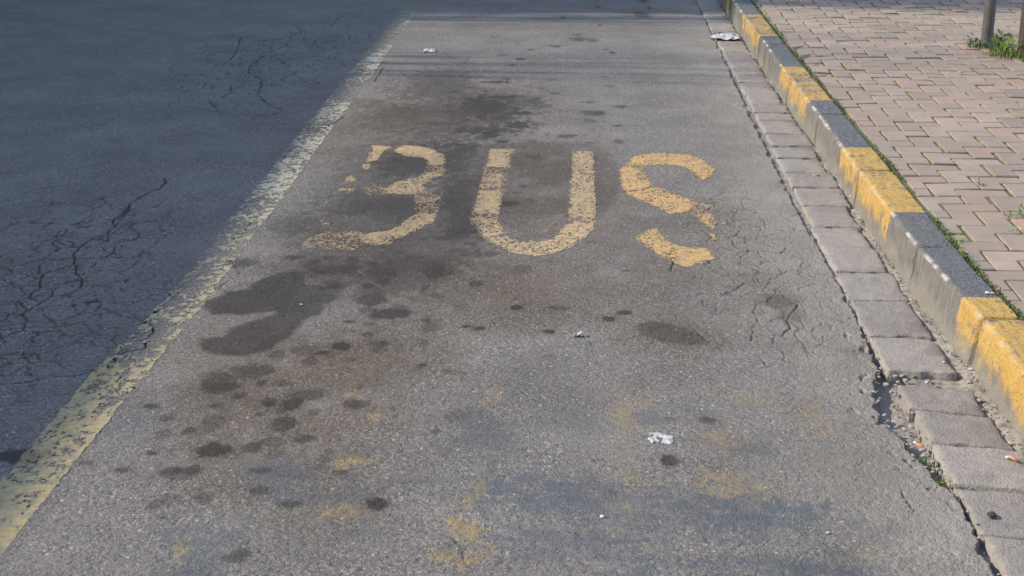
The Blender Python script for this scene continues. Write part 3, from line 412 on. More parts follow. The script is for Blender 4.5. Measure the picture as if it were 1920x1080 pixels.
def slab(name, x0, x1, y0, y1, z, tilt, seed, skew=0.0):
    nx = max(4, int((x1 - x0) / 0.011)); ny = max(4, int((y1 - y0) / 0.011))
    u = np.concatenate([[0, .0035 / (x1 - x0)], np.linspace(0, 1, nx - 1)[1:-1], [1 - .0035 / (x1 - x0), 1]]); v = np.concatenate([[0, .0035 / (y1 - y0)], np.linspace(0, 1, ny - 1)[1:-1], [1 - .0035 / (y1 - y0), 1]]); U, V = np.meshgrid(u, v)
    # ragged outline
    lx = x0 + 0.010 * (fbm(V * 5 + seed, V * 0, 4, seed) - 0.5) * 2; rx = x1 + 0.012 * (fbm(V * 3 - seed, V * 0, 3, seed + 1) - 0.5) * 2
    by = y0 + 0.009 * (fbm(U * 5 + seed, U * 0, 4, seed + 2) - 0.5) * 2; ty = y1 + 0.009 * (fbm(U * 5 - seed, U * 0, 4, seed + 3) - 0.5) * 2
    PX = lx * (1 - U) + rx * U; PY = by * (1 - V) + ty * V + skew * (U - 0.5)
    e = np.minimum(np.minimum(PX - lx, rx - PX), np.minimum(PY - by, ty - PY) - skew * (U - 0.5))
    e = np.minimum(np.minimum(U * (x1 - x0), (1 - U) * (x1 - x0)), np.minimum(V * (y1 - y0), (1 - V) * (y1 - y0)))
    PZ = z + tilt[0] * (U - 0.5) + tilt[1] * (V - 0.5) + 0.0045 * (fbm(PX * 16, PY * 16, 3, seed + 5) - 0.5) + 0.0055 * (fbm(PX * 80, PY * 55, 2, seed + 6) - 0.5)
    PZ -= 0.0035 * (1 - sstep(0, 0.006, e)) * (0.6 + 0.8 * fbm(PX * 30, PY * 30, 2, seed + 8))
    top = np.stack([PX, PY, PZ], -1).reshape(-1, 3); F = grid_faces(ny + 1, nx + 1).tolist()
    idx = np.arange((ny + 1) * (nx + 1)).reshape(ny + 1, nx + 1)
    ring = np.concatenate([idx[0, :], idx[1:, -1], idx[-1, -2::-1], idx[-2:0:-1, 0]])
    low = top[ring].copy(); low[:, 2] = -0.055; n0 = len(top)
    V3 = np.concatenate([top, low]); m = len(ring)
    for i in range(m):
        j = (i + 1) % m; F.append((ring[i], n0 + i, n0 + j, ring[j]))
    grime = np.concatenate([(sstep(0.42, 0.7, fbm(PX * 9 + seed, PY * 9, 4, seed + 9)) * (0.22 + 0.35 * sstep(0.6, 1.0, U))).ravel(), np.zeros(m)])
    return mesh_obj(name, V3, F, SLAB, None, True, dict(grime=grime))

JO = [1.55, 1.80, 2.06, 2.31, 2.56, 2.81, 3.053, 3.301, 3.548, 3.768, 3.945, None, 4.052, 4.349, 4.694, 4.988, 5.304, 5.548, 5.845, 6.138, 6.392, 6.655, 6.888, 7.144, 7.444, 7.637, 7.851, 8.136,
      8.457, 8.71, 8.92, 9.20, 9.46, 9.74, 10.03, 10.29, 10.55, 10.83, 11.08, 11.33, 11.58, 11.83, 12.1, 12.36, 12.62, 12.88]
ORD = 'first second third fourth fifth sixth seventh eighth ninth tenth eleventh twelfth thirteenth fourteenth fifteenth sixteenth seventeenth eighteenth nineteenth twentieth'.split()
TENS = ['', '', 'twenty', 'thirty']
def nth(n):
    if n <= 20: return ORD[n - 1]
    return (TENS[n // 10] + '-' + ORD[n % 10 - 1]) if n % 10 else 'thirtieth'
beyond = 0; sd = 0
before = [j for j in JO[:JO.index(None)]]
for a, b in zip(JO[:-1], JO[1:]):
    if a is None or b is None: continue
    sd += 1
    if b < 2.7: continue
    xl = float(np.interp((a + b) / 2, [2.5, 3.0, 3.3, 3.6, 4.0, 4.1, 5, 7, 9, 11.5], [.951, .948, .945, .934, .930, .914, .911, .916, .912, .908])) + random.uniform(-.004, .004)
    xr = float(np.interp((a + b) / 2, [2.5, 3.5, 4.1, 4.3, 5, 5.5, 6, 8.5, 11.5], [1.165, 1.155, 1.118, 1.112, 1.108, 1.09, 1.108, 1.093, 1.07])) + random.uniform(-.008, .008)
    near = b < 4.0
    o = slab('gutter_slab', xl, xr, a + 0.005, b - 0.004, (0.002 if near else 0.003) + random.uniform(-.002, .003), (random.uniform(-.003, .003), random.uniform(-.005, .005)), 500 + sd * 13,
             -0.03 if near else random.uniform(-.006, .004))
    if b <= 3.95:
        k = len(before) - 1 - before.index(a)
        lab = {1: 'grey gutter slab just before the broken gap, slanted joint behind it', 2: 'grey gutter slab second before the broken gap, beside the crumbled asphalt edge'}.get(k, 'weathered grey gutter slab, %s one from the broken gap towards the camera' % nth(k))
    else:
        beyond += 1
        lab = 'grey gutter slab just beyond the broken gap by the asphalt hole' if beyond == 1 else 'grey gutter slab, %s one beyond the broken gap, between asphalt and kerb' % nth(beyond)
    tag(o, lab, 'paving slab', 'gutter slabs along the kerb')

# ---------------------------------------------------------------- kerb stones
t, c, q = stone_mat('kerb_stone', (0.115, 0.105, 0.092), (0.150, 0.137, 0.118), (0.07, 0.063, 0.055), 18)
tp = t.noise(150, 4, 0.62, c)
topc = t.ramp(tp, [(0.30, (0.048, 0.047, 0.048)), (0.52, (0.098, 0.094, 0.092)), (0.74, (0.25, 0.235, 0.215))])
sx = t.n('ShaderNodeSeparateXYZ'); t.l(c, sx.inputs[0]); cx = t.n('ShaderNodeCombineXYZ')
for i_, k_ in ((0, 6), (1, 55), (2, 9)): t.l(t.math('MULTIPLY', sx.outputs[i_], k_), cx.inputs[i_])
run = t.noise(1.0, 4, 0.65, cx.outputs[0])
q = t.mix(t.mr(run, 0.50, 0.70, 0, 0.7), q, (0.225, 0.205, 0.172)); q = t.mix(t.mr(run, 0.28, 0.42, 0.6, 0), q, (0.060, 0.052, 0.044))
q = t.mix(t.attr('top'), q, topc)
q = t.mix(t.attr('foot'), q, (0.20, 0.182, 0.150))
ys_ = t.noise(120, 5, 0.65, c); yp = t.noise(20, 3, 0.5, c)
yel = t.mix(t.mr(yp, 0.35, 0.65, 0, 1), (0.40, 0.235, 0.050), (0.42, 0.265, 0.080))
yel = t.mix(t.mr(ys_, 0.52, 0.66, 0, 0.9), yel, (0.14, 0.10, 0.05))
q = t.mix(t.attr('yellow'), q, yel)
q = t.mix(t.attr('chip'), q, (0.42, 0.39, 0.34))
KERB = t.done(q, 0.85, 0.3)
YEL = [(-2.5, -1.5), (-.55, .4), (1.4, 2.37), (3.33, 4.312), (5.262, 6.272), (7.253, 8.192), (9.186, 10.089), (11.05, 12.0), (12.95, 13.9)]

def kerb_stone(y0, y1, seed, dx=0.0, dz=0.0, wear=0.0):
    ny = max(6, int((y1 - y0) / 0.0075)); yy = np.linspace(y0, y1, ny + 1)
    # profile parameter: front face up, rounded arris, top, back face down
    zf = np.linspace(-0.05, KERB_H - 0.010, 26); prof = [('f', z) for z in zf] + [('r', a) for a in np.linspace(0.2, 1, 5)[:-1] * math.pi / 2] + [('t', s) for s in np.linspace(0.06, 0.97, 22)] + [('b', z) for z in (KERB_H - 0.006, 0.06, -0.05)]
    P = []; at = {k: [] for k in ('yellow', 'top', 'foot', 'chip')}
    kb = table(yy, KB); kt = table(yy, KT); kk = table(yy, KK)
    ym = np.zeros_like(yy)
    yedge = yy + 0.012 * (fbm(yy * 20, yy * 0 + seed, 2, seed) - 0.5)
    for a, b in YEL: ym = np.maximum(ym, ((yedge > a) & (yedge < b)).astype(float))
    for kind, s in prof:
        R = 0.009
        if kind == 'f':
            x = kb + (kt - kb) * np.clip(s / KERB_H, 0, 1); z = np.full_like(yy, s)
        elif kind == 'r':
            x = kt + R * (1 - math.cos(s)) ; z = np.full_like(yy, KERB_H - R + R * math.sin(s))
        elif kind == 't':
            x = kt + R + (kk - kt - R) * s; z = np.full_like(yy, KERB_H)
        else:
            x = kk.copy(); z = np.full_like(yy, s)
        if kind == 'f': n = fbm(yy * 14, z * 14, 4, seed + 3) - 0.5; x = x + 0.008 * n + 0.0060 * (fbm(yy * 60, z * 40, 3, seed + 4, 0.7) - 0.5)
        elif kind == 't': z = z + 0.005 * (fbm(yy * 12, x * 12, 3, seed + 5) - 0.5) + 0.0075 * (fbm(yy * 60, x * 60, 3, seed + 6, 0.7) - 0.5)
        elif kind == 'r':
            ch = sstep(0.52, 0.75, fbm(yy * 26, yy * 0 + 1, 3, seed + 7)); x = x + 0.005 * ch; z = z - 0.005 * ch
        # soft ends
        e = np.minimum(yy - y0, y1 - yy); rnd = 0.0045 * (1 - sstep(0, 0.013, e)) ** 2
        if kind in 'rt': z = z - rnd
        if kind in 'fr': x = x + rnd
        P.append(np.stack([x + dx, yy, z + dz], -1))
        worn = fbm(yy * 9, z * 20 + 3, 3, seed + 8); st = fbm(yy * 60, z * 7, 3, seed + 9)
        zz = float(s) if kind == 'f' else KERB_H
        fade = 1.0 if kind != 'f' else sstep(0.015, 0.085, zz - 0.055 * (worn - 0.5) * 2 - 0.04 * (st - 0.5) * 2)
        sp2 = fbm(yy * 55, np.full_like(yy, (s if kind != 'f' else z[0]) * (9 if kind == 't' else 40)) + 7, 3, seed + 13); spot = sstep(0.33 + wear, 0.50 + wear, 0.35 * st + 0.25 * worn + 0.4 * sp2)
        at['yellow'].append(ym * fade * spot); at['top'].append(np.full_like(yy, 1.0 if kind == 't' else (0.55 if kind == 'r' else 0.0)) * np.clip(0.55 + 0.9 * worn, 0, 1))
        at['foot'].append((1 - sstep(0.0, 0.09, zz + 0.05 * (worn - 0.5) * 2)) * np.ones_like(yy) * 0.8 if kind == 'f' else np.zeros_like(yy))
        at['chip'].append(sstep(0.46, 0.66, fbm(yy * 18, yy * 0 + 4, 4, seed + 11, 0.7)) * (0.75 if kind == 'r' else 0) * (1 - 0.6 * ym))
    np_, n1 = len(prof), ny + 1
    V3 = np.concatenate(P); F = []
    for i in range(np_ - 1):
        for j in range(ny): F.append((i * n1 + j, i * n1 + j + 1, (i + 1) * n1 + j + 1, (i + 1) * n1 + j))
    F.append([i * n1 for i in range(np_)]); F.append([i * n1 + ny for i in range(np_)][::-1])
    F = [f[::-1] for f in F]
    return mesh_obj('kerb_stone', V3, F, KERB, None, True, {k: np.concatenate(v) for k, v in at.items()})

KS = [(2.10, 3.095, None), (3.11, 4.116, 'large kerb stone painted yellow all over, standing out at the right picture edge'),
      (4.136, 4.824, 'short grey kerb stone with a small yellow end, cigarette butt on top'),
      (4.838, 5.870, 'kerb stone with grey near half and yellow far half, beside the nearest weeds'),
      (5.888, 6.934, 'kerb stone with bright yellow near part and grey far part, level with the letters'),
      (6.948, 7.840, 'kerb stone with grey near end and yellow far part, just past the letters'),
      (7.860, 8.900, 'kerb stone yellow on its near third and grey beyond, third yellow stretch from the camera'),
      (8.917, 9.818, 'kerb stone with narrow grey near end and dull yellow beyond, before the white wrapper'),
      (9.842, 10.84, 'kerb stone with short yellow near end and grey beyond, beside the white wrapper'),
      (10.85, 11.84, 'farthest kerb stone at the top edge of the picture, yellow at its far end'), (11.85, 12.85, None), (12.86, 13.86, None)]
for i, (a, b, lab) in enumerate(KS):
    o = kerb_stone(a + .003, b - .003, 700 + i * 31, random.uniform(-.003, .003) + (0.004 if i == 1 else 0), random.uniform(-.003, .003), (-.09, -.08, -.01, -.01, -.02, .02, .03, .05, .05, 0, 0, 0)[i])
    tag(o, lab or 'kerb stone of the painted row, outside the picture', 'kerb stone', 'painted kerb stones along the pavement')

# ---------------------------------------------------------------- pavement of L-shaped pavers
TX, TY, CELL = 1.561, 6.80, 0.1
t = NT('concrete_paver'); c = t.coord(); f = t.noise(9, 4, 0.6, c); p = t.noise(260, 3, 0.6, c)
b = t.mix(1.0, t.attrc('tone'), t.ramp(p, [(0.25, 0.72), (0.5, 1.0), (0.75, 1.22)]), 'MULTIPLY')
b = t.mix(t.mr(f, 0.40, 0.68, 0, 0.62), b, t.mix(0.55, b, (0.15, 0.14, 0.11)))
b = t.mix(t.math('MULTIPLY', t.attr('edge'), t.mr(t.noise(16, 3, 0.6, c), 0.36, 0.62, 0.15, 0.95)), b, (0.115, 0.115, 0.050))
t.bump(p, 0.35, 0.0012); PAVER = t.done(b, 0.92, 0.2)

def clip_half(poly, y):
    out = []; xk = lambda yy: float(np.interp(yy, *zip(*KK))) + 0.018
    n = len(poly)
    for i in range(n):
        a, b = poly[i], poly[(i + 1) % n]; da, db = a[0] - xk(a[1]), b[0] - xk(b[1])
        if da >= 0: out.append(a)
        if (da >= 0) != (db >= 0):
            s = da / (da - db); out.append((a[0] + s * (b[0] - a[0]), a[1] + s * (b[1] - a[1])))
    return out

def inset(poly, dx, dy):
    n = len(poly); out = []
    for i in range(n):
        p0, p1, p2 = poly[i - 1], poly[i], poly[(i + 1) % n]
        ox = oy = 0.0
        for a, b in ((p0, p1), (p1, p2)):
            ex, ey = b[0] - a[0], b[1] - a[1]; L = math.hypot(ex, ey) or 1
            nx, ny = -ey / L, ex / L                # inward for counter-clockwise
            if abs(nx) > 0.6: ox = dx * (1 if nx > 0 else -1)
            else: oy = dy * (1 if ny > 0 else -1)
        out.append((p1[0] + ox, p1[1] + oy))
    return out

V3, F, edge, tone = [], [], [], []
LT = [(0, 0), (1, 0), (1, 1), (2, 1), (2, 2), (0, 2)]
for ix in range(-6, 42):
    for iy in range(-50, 90):
        if (ix + iy) % 3: continue
        bx, by = TX + ix * CELL, TY + iy * CELL
        if bx < 1.0 or bx > 5.2 or by < 2.2 or by > 15: continue
        poly = [(bx + a * CELL, by + b * CELL) for a, b in LT]
        poly = clip_half(poly, by)
        if len(poly) < 3: continue
        P = np.array(poly); A = 0.5 * abs(np.dot(P[:, 0], np.roll(P[:, 1], -1)) - np.dot(P[:, 1], np.roll(P[:, 0], -1)))
        if A < 0.0012: continue
        jx, jy, ro = random.gauss(0, .0018), random.gauss(0, .0018), random.gauss(0, .007)
        mx, my = P.mean(0)
        def tr(q):
            x, y = q[0] - mx, q[1] - my; return (mx + x - ro * y + jx, my + y + ro * x + jy)
        o1 = [tr(q) for q in inset(poly, 0.0046, 0.0036)]; o2 = [tr(q) for q in inset(poly, 0.0078, 0.0064)]
        z0 = KERB_H - 0.002 + random.gauss(0, .0016) + 0.006 * float(vnoise(np.array([mx * 1.3]), np.array([my * 1.3]), 4)[0]) - .003; tx, ty = random.gauss(0, .017), random.gauss(0, .017)
        n = len(poly); s0 = len(V3)
        hz = lambda q: z0 + tx * (q[0] - mx) + ty * (q[1] - my)
        for q in o1: V3.append((q[0], q[1], 0.11)); edge.append(1)
        for q in o1: V3.append((q[0], q[1], hz(q) - .0045)); edge.append(1)
        for q in o2: V3.append((q[0], q[1], hz(q))); edge.append(0.12)
        for i in range(n):
            j = (i + 1) % n
            F.append((s0 + i, s0 + j, s0 + n + j, s0 + n + i)); F.append((s0 + n + i, s0 + n + j, s0 + 2 * n + j, s0 + 2 * n + i))
        F.append([s0 + 2 * n + i for i in range(n)])
        wv = float(fbm(np.array([mx * 1.1]), np.array([my * 1.1]), 3, 9)[0]); k = random.gauss(1.0, .075) * (0.9 + 0.25 * wv)
        red = max(0, 1 - math.hypot((mx - 2.42) / .28, (my - 8.78) / .30)) + 1.0 * max(0, 1 - math.hypot((mx - 1.64) / .14, (my - 5.10) / .16)) + max(0, random.gauss(0, .16))
        pink = float(vnoise(np.array([mx * .9 + 4]), np.array([my * .55]), 14)[0])
        base = np.array(PAV_A) * (1 - pink) + np.array(PAV_B) * pink
        base = base * (1 - min(1, red)) + np.array((0.36, 0.21, 0.155)) * min(1, red)
        tone += [tuple(base * k)] * (3 * n)
struct(mesh_obj('pavement', V3, F, PAVER, None, False, dict(edge=edge), dict(tone=tone)))

t = NT('joint_dirt'); c = t.coord(); f = t.noise(7, 4, 0.6, c); g = t.noise(120, 4, 0.6, c)
b = t.mix(t.mr(f, 0.40, 0.60, 0, 1), (0.125, 0.105, 0.075), (0.105, 0.120, 0.042))
b = t.mix(t.mr(g, 0.4, 0.7, 0, 0.6), b, (0.16, 0.14, 0.10)); t.bump(g, 0.8, 0.004)
JOINT = t.done(b, 0.95, 0.1)
gx = np.concatenate([np.arange(0, 0.3, 0.02), np.arange(0.3, 4.1, 0.1), [5, 8, 13]]); gy = np.concatenate([[-12, 0, 2], np.arange(2.2, 15, 0.05), [18, 30, 60]])
GX, GY = np.meshgrid(gx, gy); GX = GX + table(GY, KK) - 0.02; GZ = 0.1396 + 0.002 * (fbm(GX * 9, GY * 9, 3, 77) - 0.5)
struct(mesh_obj('pavement_bed', np.stack([GX, GY, GZ], -1).reshape(-1, 3), grid_faces(len(gy), len(gx)), JOINT, None, True))

# ---------------------------------------------------------------- moss and weeds
def leaf_mat(name, a, b):
    t = NT(name); c = t.coord(); q = t.mix(t.mr(t.noise(30, 3, 0.6, c), 0.35, 0.65, 0, 1), a, b)
    t.b.inputs['Transmission Weight'].default_value = 0.0
    return t.done(q, 0.6, 0.3)
MOSS = leaf_mat('moss_green', (0.060, 0.080, 0.020), (0.115, 0.145, 0.035)); GRASS = leaf_mat('grass_green', (0.075, 0.135, 0.022), (0.165, 0.235, 0.040)); WEED = leaf_mat('weed_green', (0.035, 0.062, 0.018), (0.085, 0.125, 0.035))

def blade(V, F, x, y, z, h, w, az, lean, segs=4):
    s = len(V); ca, sa = math.cos(az), math.sin(az); px, py = -sa, ca
    for i in range(segs + 1):
        f = i / segs; d = lean * h * f ** 1.7; zz = z + h * f * (1 - 0.35 * lean * f); ww = w * (1 - f ** 1.6) * 0.5 + 0.0003
        cx, cy = x + ca * d, y + sa * d
        V.append((cx - px * ww, cy - py * ww, zz)); V.append((cx + px * ww, cy + py * ww, zz))
    for i in range(segs): a = s + 2 * i; F.append((a, a + 1, a + 3, a + 2))

def leaf(V, F, x, y, z, L, w, az, up):
    s = len(V); ca, sa = math.cos(az), math.sin(az); px, py = -sa, ca
    pts = [(0, 0, 0), (0.35, 0.5, 0.03), (0.75, 0.35, 0.0), (1, 0, -0.06), (0.75, -0.35, 0.0), (0.35, -0.5, 0.03)]
    for f, g, b in pts: V.append((x + ca * f * L * math.cos(up) + px * g * w, y + sa * f * L * math.cos(up) + py * g * w, z + f * L * math.sin(up) + b * L))
    F.append((s, s + 1, s + 2, s + 3)); F.append((s, s + 3, s + 4, s + 5))

V, F = [], []
for _ in range(9000):
    y = 2.6 + 9.9 * random.random() ** 1.4; xk = float(np.interp(y, *zip(*KK)))
    d = float(fbm(np.array([y * 3.2]), np.array([2.0]), 3, 19)[0]) + (0.16 if y < 5.6 else 0.05)
    if random.random() > (d - 0.34) * 2.8: continue
    leaf(V, F, xk + random.gauss(0.009, .0075), y, 0.139 + random.uniform(0, .012), random.uniform(.005, .015), random.uniform(.003, .007), random.uniform(0, 6.28), random.uniform(.2, 1.3))
for _ in range(5200):   # moss in the open paver joints
    k1, k2 = random.randint(-4, 26), random.randint(-42, 55); x = TX + k1 * CELL; y0 = TY + k2 * CELL
    if (k1 + k2) % 3 == 2 and random.random() < .9: continue
    y = y0 + random.uniform(0, CELL)
    if x < float(np.interp(y, *zip(*KK))) + .03 or not 3 < y < 11: continue
    if float(fbm(np.array([x * 1.7]), np.array([y * 1.7]), 3, 23)[0]) < 0.46: continue
    leaf(V, F, x + random.gauss(0, .0025), y, 0.142 + random.uniform(0, .005), random.uniform(.004, .009), random.uniform(.003, .005), random.uniform(0, 6.28), random.uniform(.1, .9))
o = mesh_obj('moss', V, F, MOSS); o['kind'] = 'stuff'; o['label'] = 'green moss in the joint behind the kerb and between pavers'

def tuft(name, x, y, z, n, hmax, rad, mat, label, leaves=0, cat='weed', group='weeds growing in the paving', bw=0.006):
    V, F = [], []
    for _ in range(n):
        a = random.uniform(0, 6.28); r = rad * math.sqrt(random.random())
        blade(V, F, r * math.cos(a), r * math.sin(a), -.008, hmax * random.uniform(.35, 1), bw * random.uniform(.6, 1.2), a + random.gauss(0, .6), random.uniform(.1, 1.0))
    for _ in range(leaves):
        a = random.uniform(0, 6.28); r = rad * math.sqrt(random.random())
        leaf(V, F, r * math.cos(a), r * math.sin(a), random.uniform(0, hmax * .7), random.uniform(.4, 1) * hmax * .5, random.uniform(.3, .6) * hmax * .35, a + random.gauss(0, .8), random.uniform(-.1, 1.0))
    o = mesh_obj(name, V, F, mat); o.location = (x, y, z); return tag(o, label, cat, group)
Z1 = KERB_H
tuft('grass_tuft', 2.455, 8.60, Z1, 95, .15, .10, GRASS, 'bright green grass tuft at the foot of the right-hand post', 10, 'grass', bw=.007)
tuft('grass_tuft', 2.56, 8.44, Z1, 60, .08, .09, GRASS, 'low green grass in front of the right-hand post at the picture edge', 20, 'grass')
tuft('weed_clump', 2.355, 8.87, Z1, 45, .07, .055, WEED, 'small olive weed clump on the left side of the left-hand post', 60)
tuft('weed_clump', 2.50, 8.92, Z1, 60, .09, .06, WEED, 'dark green weed clump in the shade right of the left-hand post', 90)
tuft('weed_clump', 2.36, 8.60, Z1, 10, .04, .05, WEED, 'tiny sparse weeds between pavers in front of the left-hand post', 14)
tuft('weed_clump', 1.585, 5.235, Z1, 14, .035, .035, GRASS, 'leafy green weed at the right picture edge above the reddish paver', 34)
tuft('weed_clump', 1.555, 5.02, Z1, 12, .03, .045, GRASS, 'green weed below the reddish paver at the right picture edge', 30)
tuft('weed_clump', 1.575, 5.66, Z1, 8, .03, .016, WEED, 'small dark sprig in a paver joint at the right picture edge', 6)
tuft('weed_clump', 1.292, 4.90, Z1 - .004, 26, .030, .035, GRASS, 'bright weed clump behind the kerb beside the nearest grey stretch', 40)
tuft('weed_clump', 1.294, 5.02, Z1 - .004, 12, .018, .030, GRASS, 'small weed patch behind the kerb just past the bright clump', 24)
tuft('weed_clump', .905, 3.46, -.018, 26, .028, .035, WEED, 'dark green weeds in the crack between broken asphalt and gutter slab', 50)
tuft('weed_clump', .926, 3.36, -.014, 12, .022, .022, GRASS, 'light green weeds at the lower end of the crumbled asphalt edge', 30)
tuft('weed_clump', 1.000, 3.29, -.004, 6, .014, .022, GRASS, 'faint green weeds in a gutter slab joint near the bottom of the picture', 16)

# ---------------------------------------------------------------- grit
def lump_mesh(V, F, x, y, z, r, seed):
    rr = random.Random(seed); s = len(V)
    pts = [(0, 0, 1), (0, 0, -1)] + [(math.cos(a) , math.sin(a), h) for a in (0, 1.05, 2.1, 3.14, 4.2, 5.24) for h in (-.45, .45)]
    for q in pts:
        k = rr.uniform(.65, 1.1); V.append((x + q[0] * r * k, y + q[1] * r * k, z + q[2] * r * .65 * k))
    for i in range(6):
        a, b = s + 2 + 2 * i, s + 2 + 2 * ((i + 1) % 6)
        F.append((a, b, b + 1, a + 1)); F.append((a + 1, b + 1, s)); F.append((b, a, s + 1))
V, F = [], []
for i in range(900):
    y = 2.7 + 9 * random.random() ** 1.5; x = float(np.interp(y, *zip(*KB))) - abs(random.gauss(0, .022)) - .004
    if random.random() < .25: x = float(np.interp(y, *zip(*XE))) + random.uniform(0, .02)
    lump_mesh(V, F, x, y, random.uniform(-.006, .006), random.uniform(.0015, .0055), i)
for i in range(120):
    y = random.uniform(3.3, 4.15); x = random.uniform(.84, .95) if random.random() < .6 else random.uniform(.93, 1.17)
    lump_mesh(V, F, x, y, -.006 if y < 3.93 else -.010, random.uniform(.003, .011), 5000 + i)
for i in range(160):
    lump_mesh(V, F, random.uniform(-1.1, .85), random.uniform(2.7, 7), .0008, random.uniform(.0012, .0028), 7000 + i)
o = mesh_obj('grit', V, F, simple('grit_mix', (0.26, 0.225, 0.18), 0.5, 60)); o['kind'] = 'stuff'; o['label'] = 'loose grit and crumbs along the gutter'

# ---------------------------------------------------------------- posts
def post(x, y, r, h, mat, capm, label):
    root = empty('metal_post', (x, y, KERB_H)); n = 28
    prof = [(r, -.1), (r, .02), (r * 1.0, h * .5), (r, h)]
    V = [(q * math.cos(a), q * math.sin(a), z) for q, z in prof for a in np.linspace(0, 2 * math.pi, n, endpoint=False)]
    F = [(i * n + j, i * n + (j + 1) % n, (i + 1) * n + (j + 1) % n, (i + 1) * n + j) for i in range(len(prof) - 1) for j in range(n)]
    mesh_obj('shaft', V, F, mat, root, True)
    prof = [(r * 1.08, h - .01), (r * 1.08, h + .02), (r * .8, h + .035), (0.001, h + .042)]
    V = [(q * math.cos(a), q * math.sin(a), z) for q, z in prof for a in np.linspace(0, 2 * math.pi, n, endpoint=False)]
    F = [(i * n + j, i * n + (j + 1) % n, (i + 1) * n + (j + 1) % n, (i + 1) * n + j) for i in range(len(prof) - 1) for j in range(n)]
    mesh_obj('cap', V, F, capm, root, True)
    return tag(root, label, 'post', 'metal posts on the pavement')
def metal(name, a, b, rust):
    t = NT(name); c = t.coord(); f = t.noise(14, 5, 0.65, c); g = t.noise(60, 4, 0.6, c)
    q = t.mix(t.mr(f, .35, .65, 0, 1), a, b); q = t.mix(t.mr(g, .58, .72, 0, .6), q, rust); t.bump(g, .15, .001)
    t.b.inputs['Metallic'].default_value = 0.35
    return t.done(q, 0.5, 0.4)
M1 = metal('galvanised_grey', (0.085, 0.078, 0.072), (0.125, 0.115, 0.105), (0.08, 0.06, 0.05)); M2 = metal('rusty_paint', (0.085, 0.060, 0.048), (0.110, 0.080, 0.064), (0.11, 0.06, 0.035))
post(2.413, 8.872, .034, 2.6, M1, M1, 'grey metal post with weeds at its foot, the left of two')
post(2.548, 8.545, .044, 2.6, M2, M2, 'thicker rusty brown post at the right picture edge behind tall grass')

# ---------------------------------------------------------------- litter
WHITE = simple('litter_white', (0.37, 0.36, 0.335), 0.32, 60, 0.7, 0.3, .001); PAPER = simple('butt_paper', (0.50, 0.48, 0.44), 0.08, 200, 0.8, 0.2, .0005); FILT = simple('butt_filter', (0.46, 0.20, 0.10), 0.15, 300, 0.8, 0.2, .0005)
FOIL = simple('wrapper_print', (0.11, 0.10, 0.13), 0.3, 40, 0.5, 0.3, .001)
def cyl(V, F, p0, p1, r0, r1, n=10, squash=1.0):
    p0, p1 = Vector(p0), Vector(p1); d = (p1 - p0).normalized(); a = d.cross(Vector((0, 0, 1))).normalized(); b = a.cross(d); s = len(V)
    for p, r in ((p0, r0), (p1, r1)):
        for i in range(n):
            t = 2 * math.pi * i / n; q = p + a * math.cos(t) * r + b * math.sin(t) * r * squash; V.append(tuple(q))
    for i in range(n): F.append((s + i, s + (i + 1) % n, s + n + (i + 1) % n, s + n + i))
    F.append([s + i for i in range(n)][::-1]); F.append([s + n + i for i in range(n)])
def butt(x, y, z, az, label, L=.030, fr=.6, bend=0.0, r=.0040):
    root = empty('cigarette_butt', (x, y, z)); ca, sa = math.cos(az), math.sin(az); h = r
    a = (-L / 2 * ca, -L / 2 * sa, h); m = ((-L / 2 + L * (1 - fr)) * ca, (-L / 2 + L * (1 - fr)) * sa, h + bend); b = (L / 2 * ca, L / 2 * sa, h)
    V, F = [], []; cyl(V, F, a, m, r * .92, r * .97, 12, .85); mesh_obj('paper_end', V, F, PAPER, root, True)
    V, F = [], []; cyl(V, F, m, b, r, r, 12, .85); mesh_obj('filter', V, F, FILT, root, True)
    return tag(root, label, 'cigarette butt', 'cigarette butts lying about')
butt(1.271, 4.335, .1535, -.25, 'cigarette butt lying on the grey kerb top just past the nearest yellow stretch', .030, .45)
butt(.906, 3.575, -.012, -1.1, 'orange cigarette butt stuck in the crack beside the gutter slab', .034, .75)
butt(1.116, 3.458, .006, -.7, 'bent orange cigarette butt on the gutter slab at the lower right edge', .034, .7, .006)
butt(1.041, 6.323, .005, -.2, 'pale orange cigarette butt on the gutter slab level with the letter S', .030, .75)
butt(2.058, 8.015, .1515, -.15, 'small pinkish cigarette butt alone on the pavement before the posts', .028, .7)
butt(1.021, 3.992, -.004, .9, 'trodden cigarette butt in the dirt of the broken gutter gap', .024, .5)
butt(1.128, 5.955, .012, 1.2, 'white and red cigarette butt in the dirt at the foot of the kerb', .026, .35)

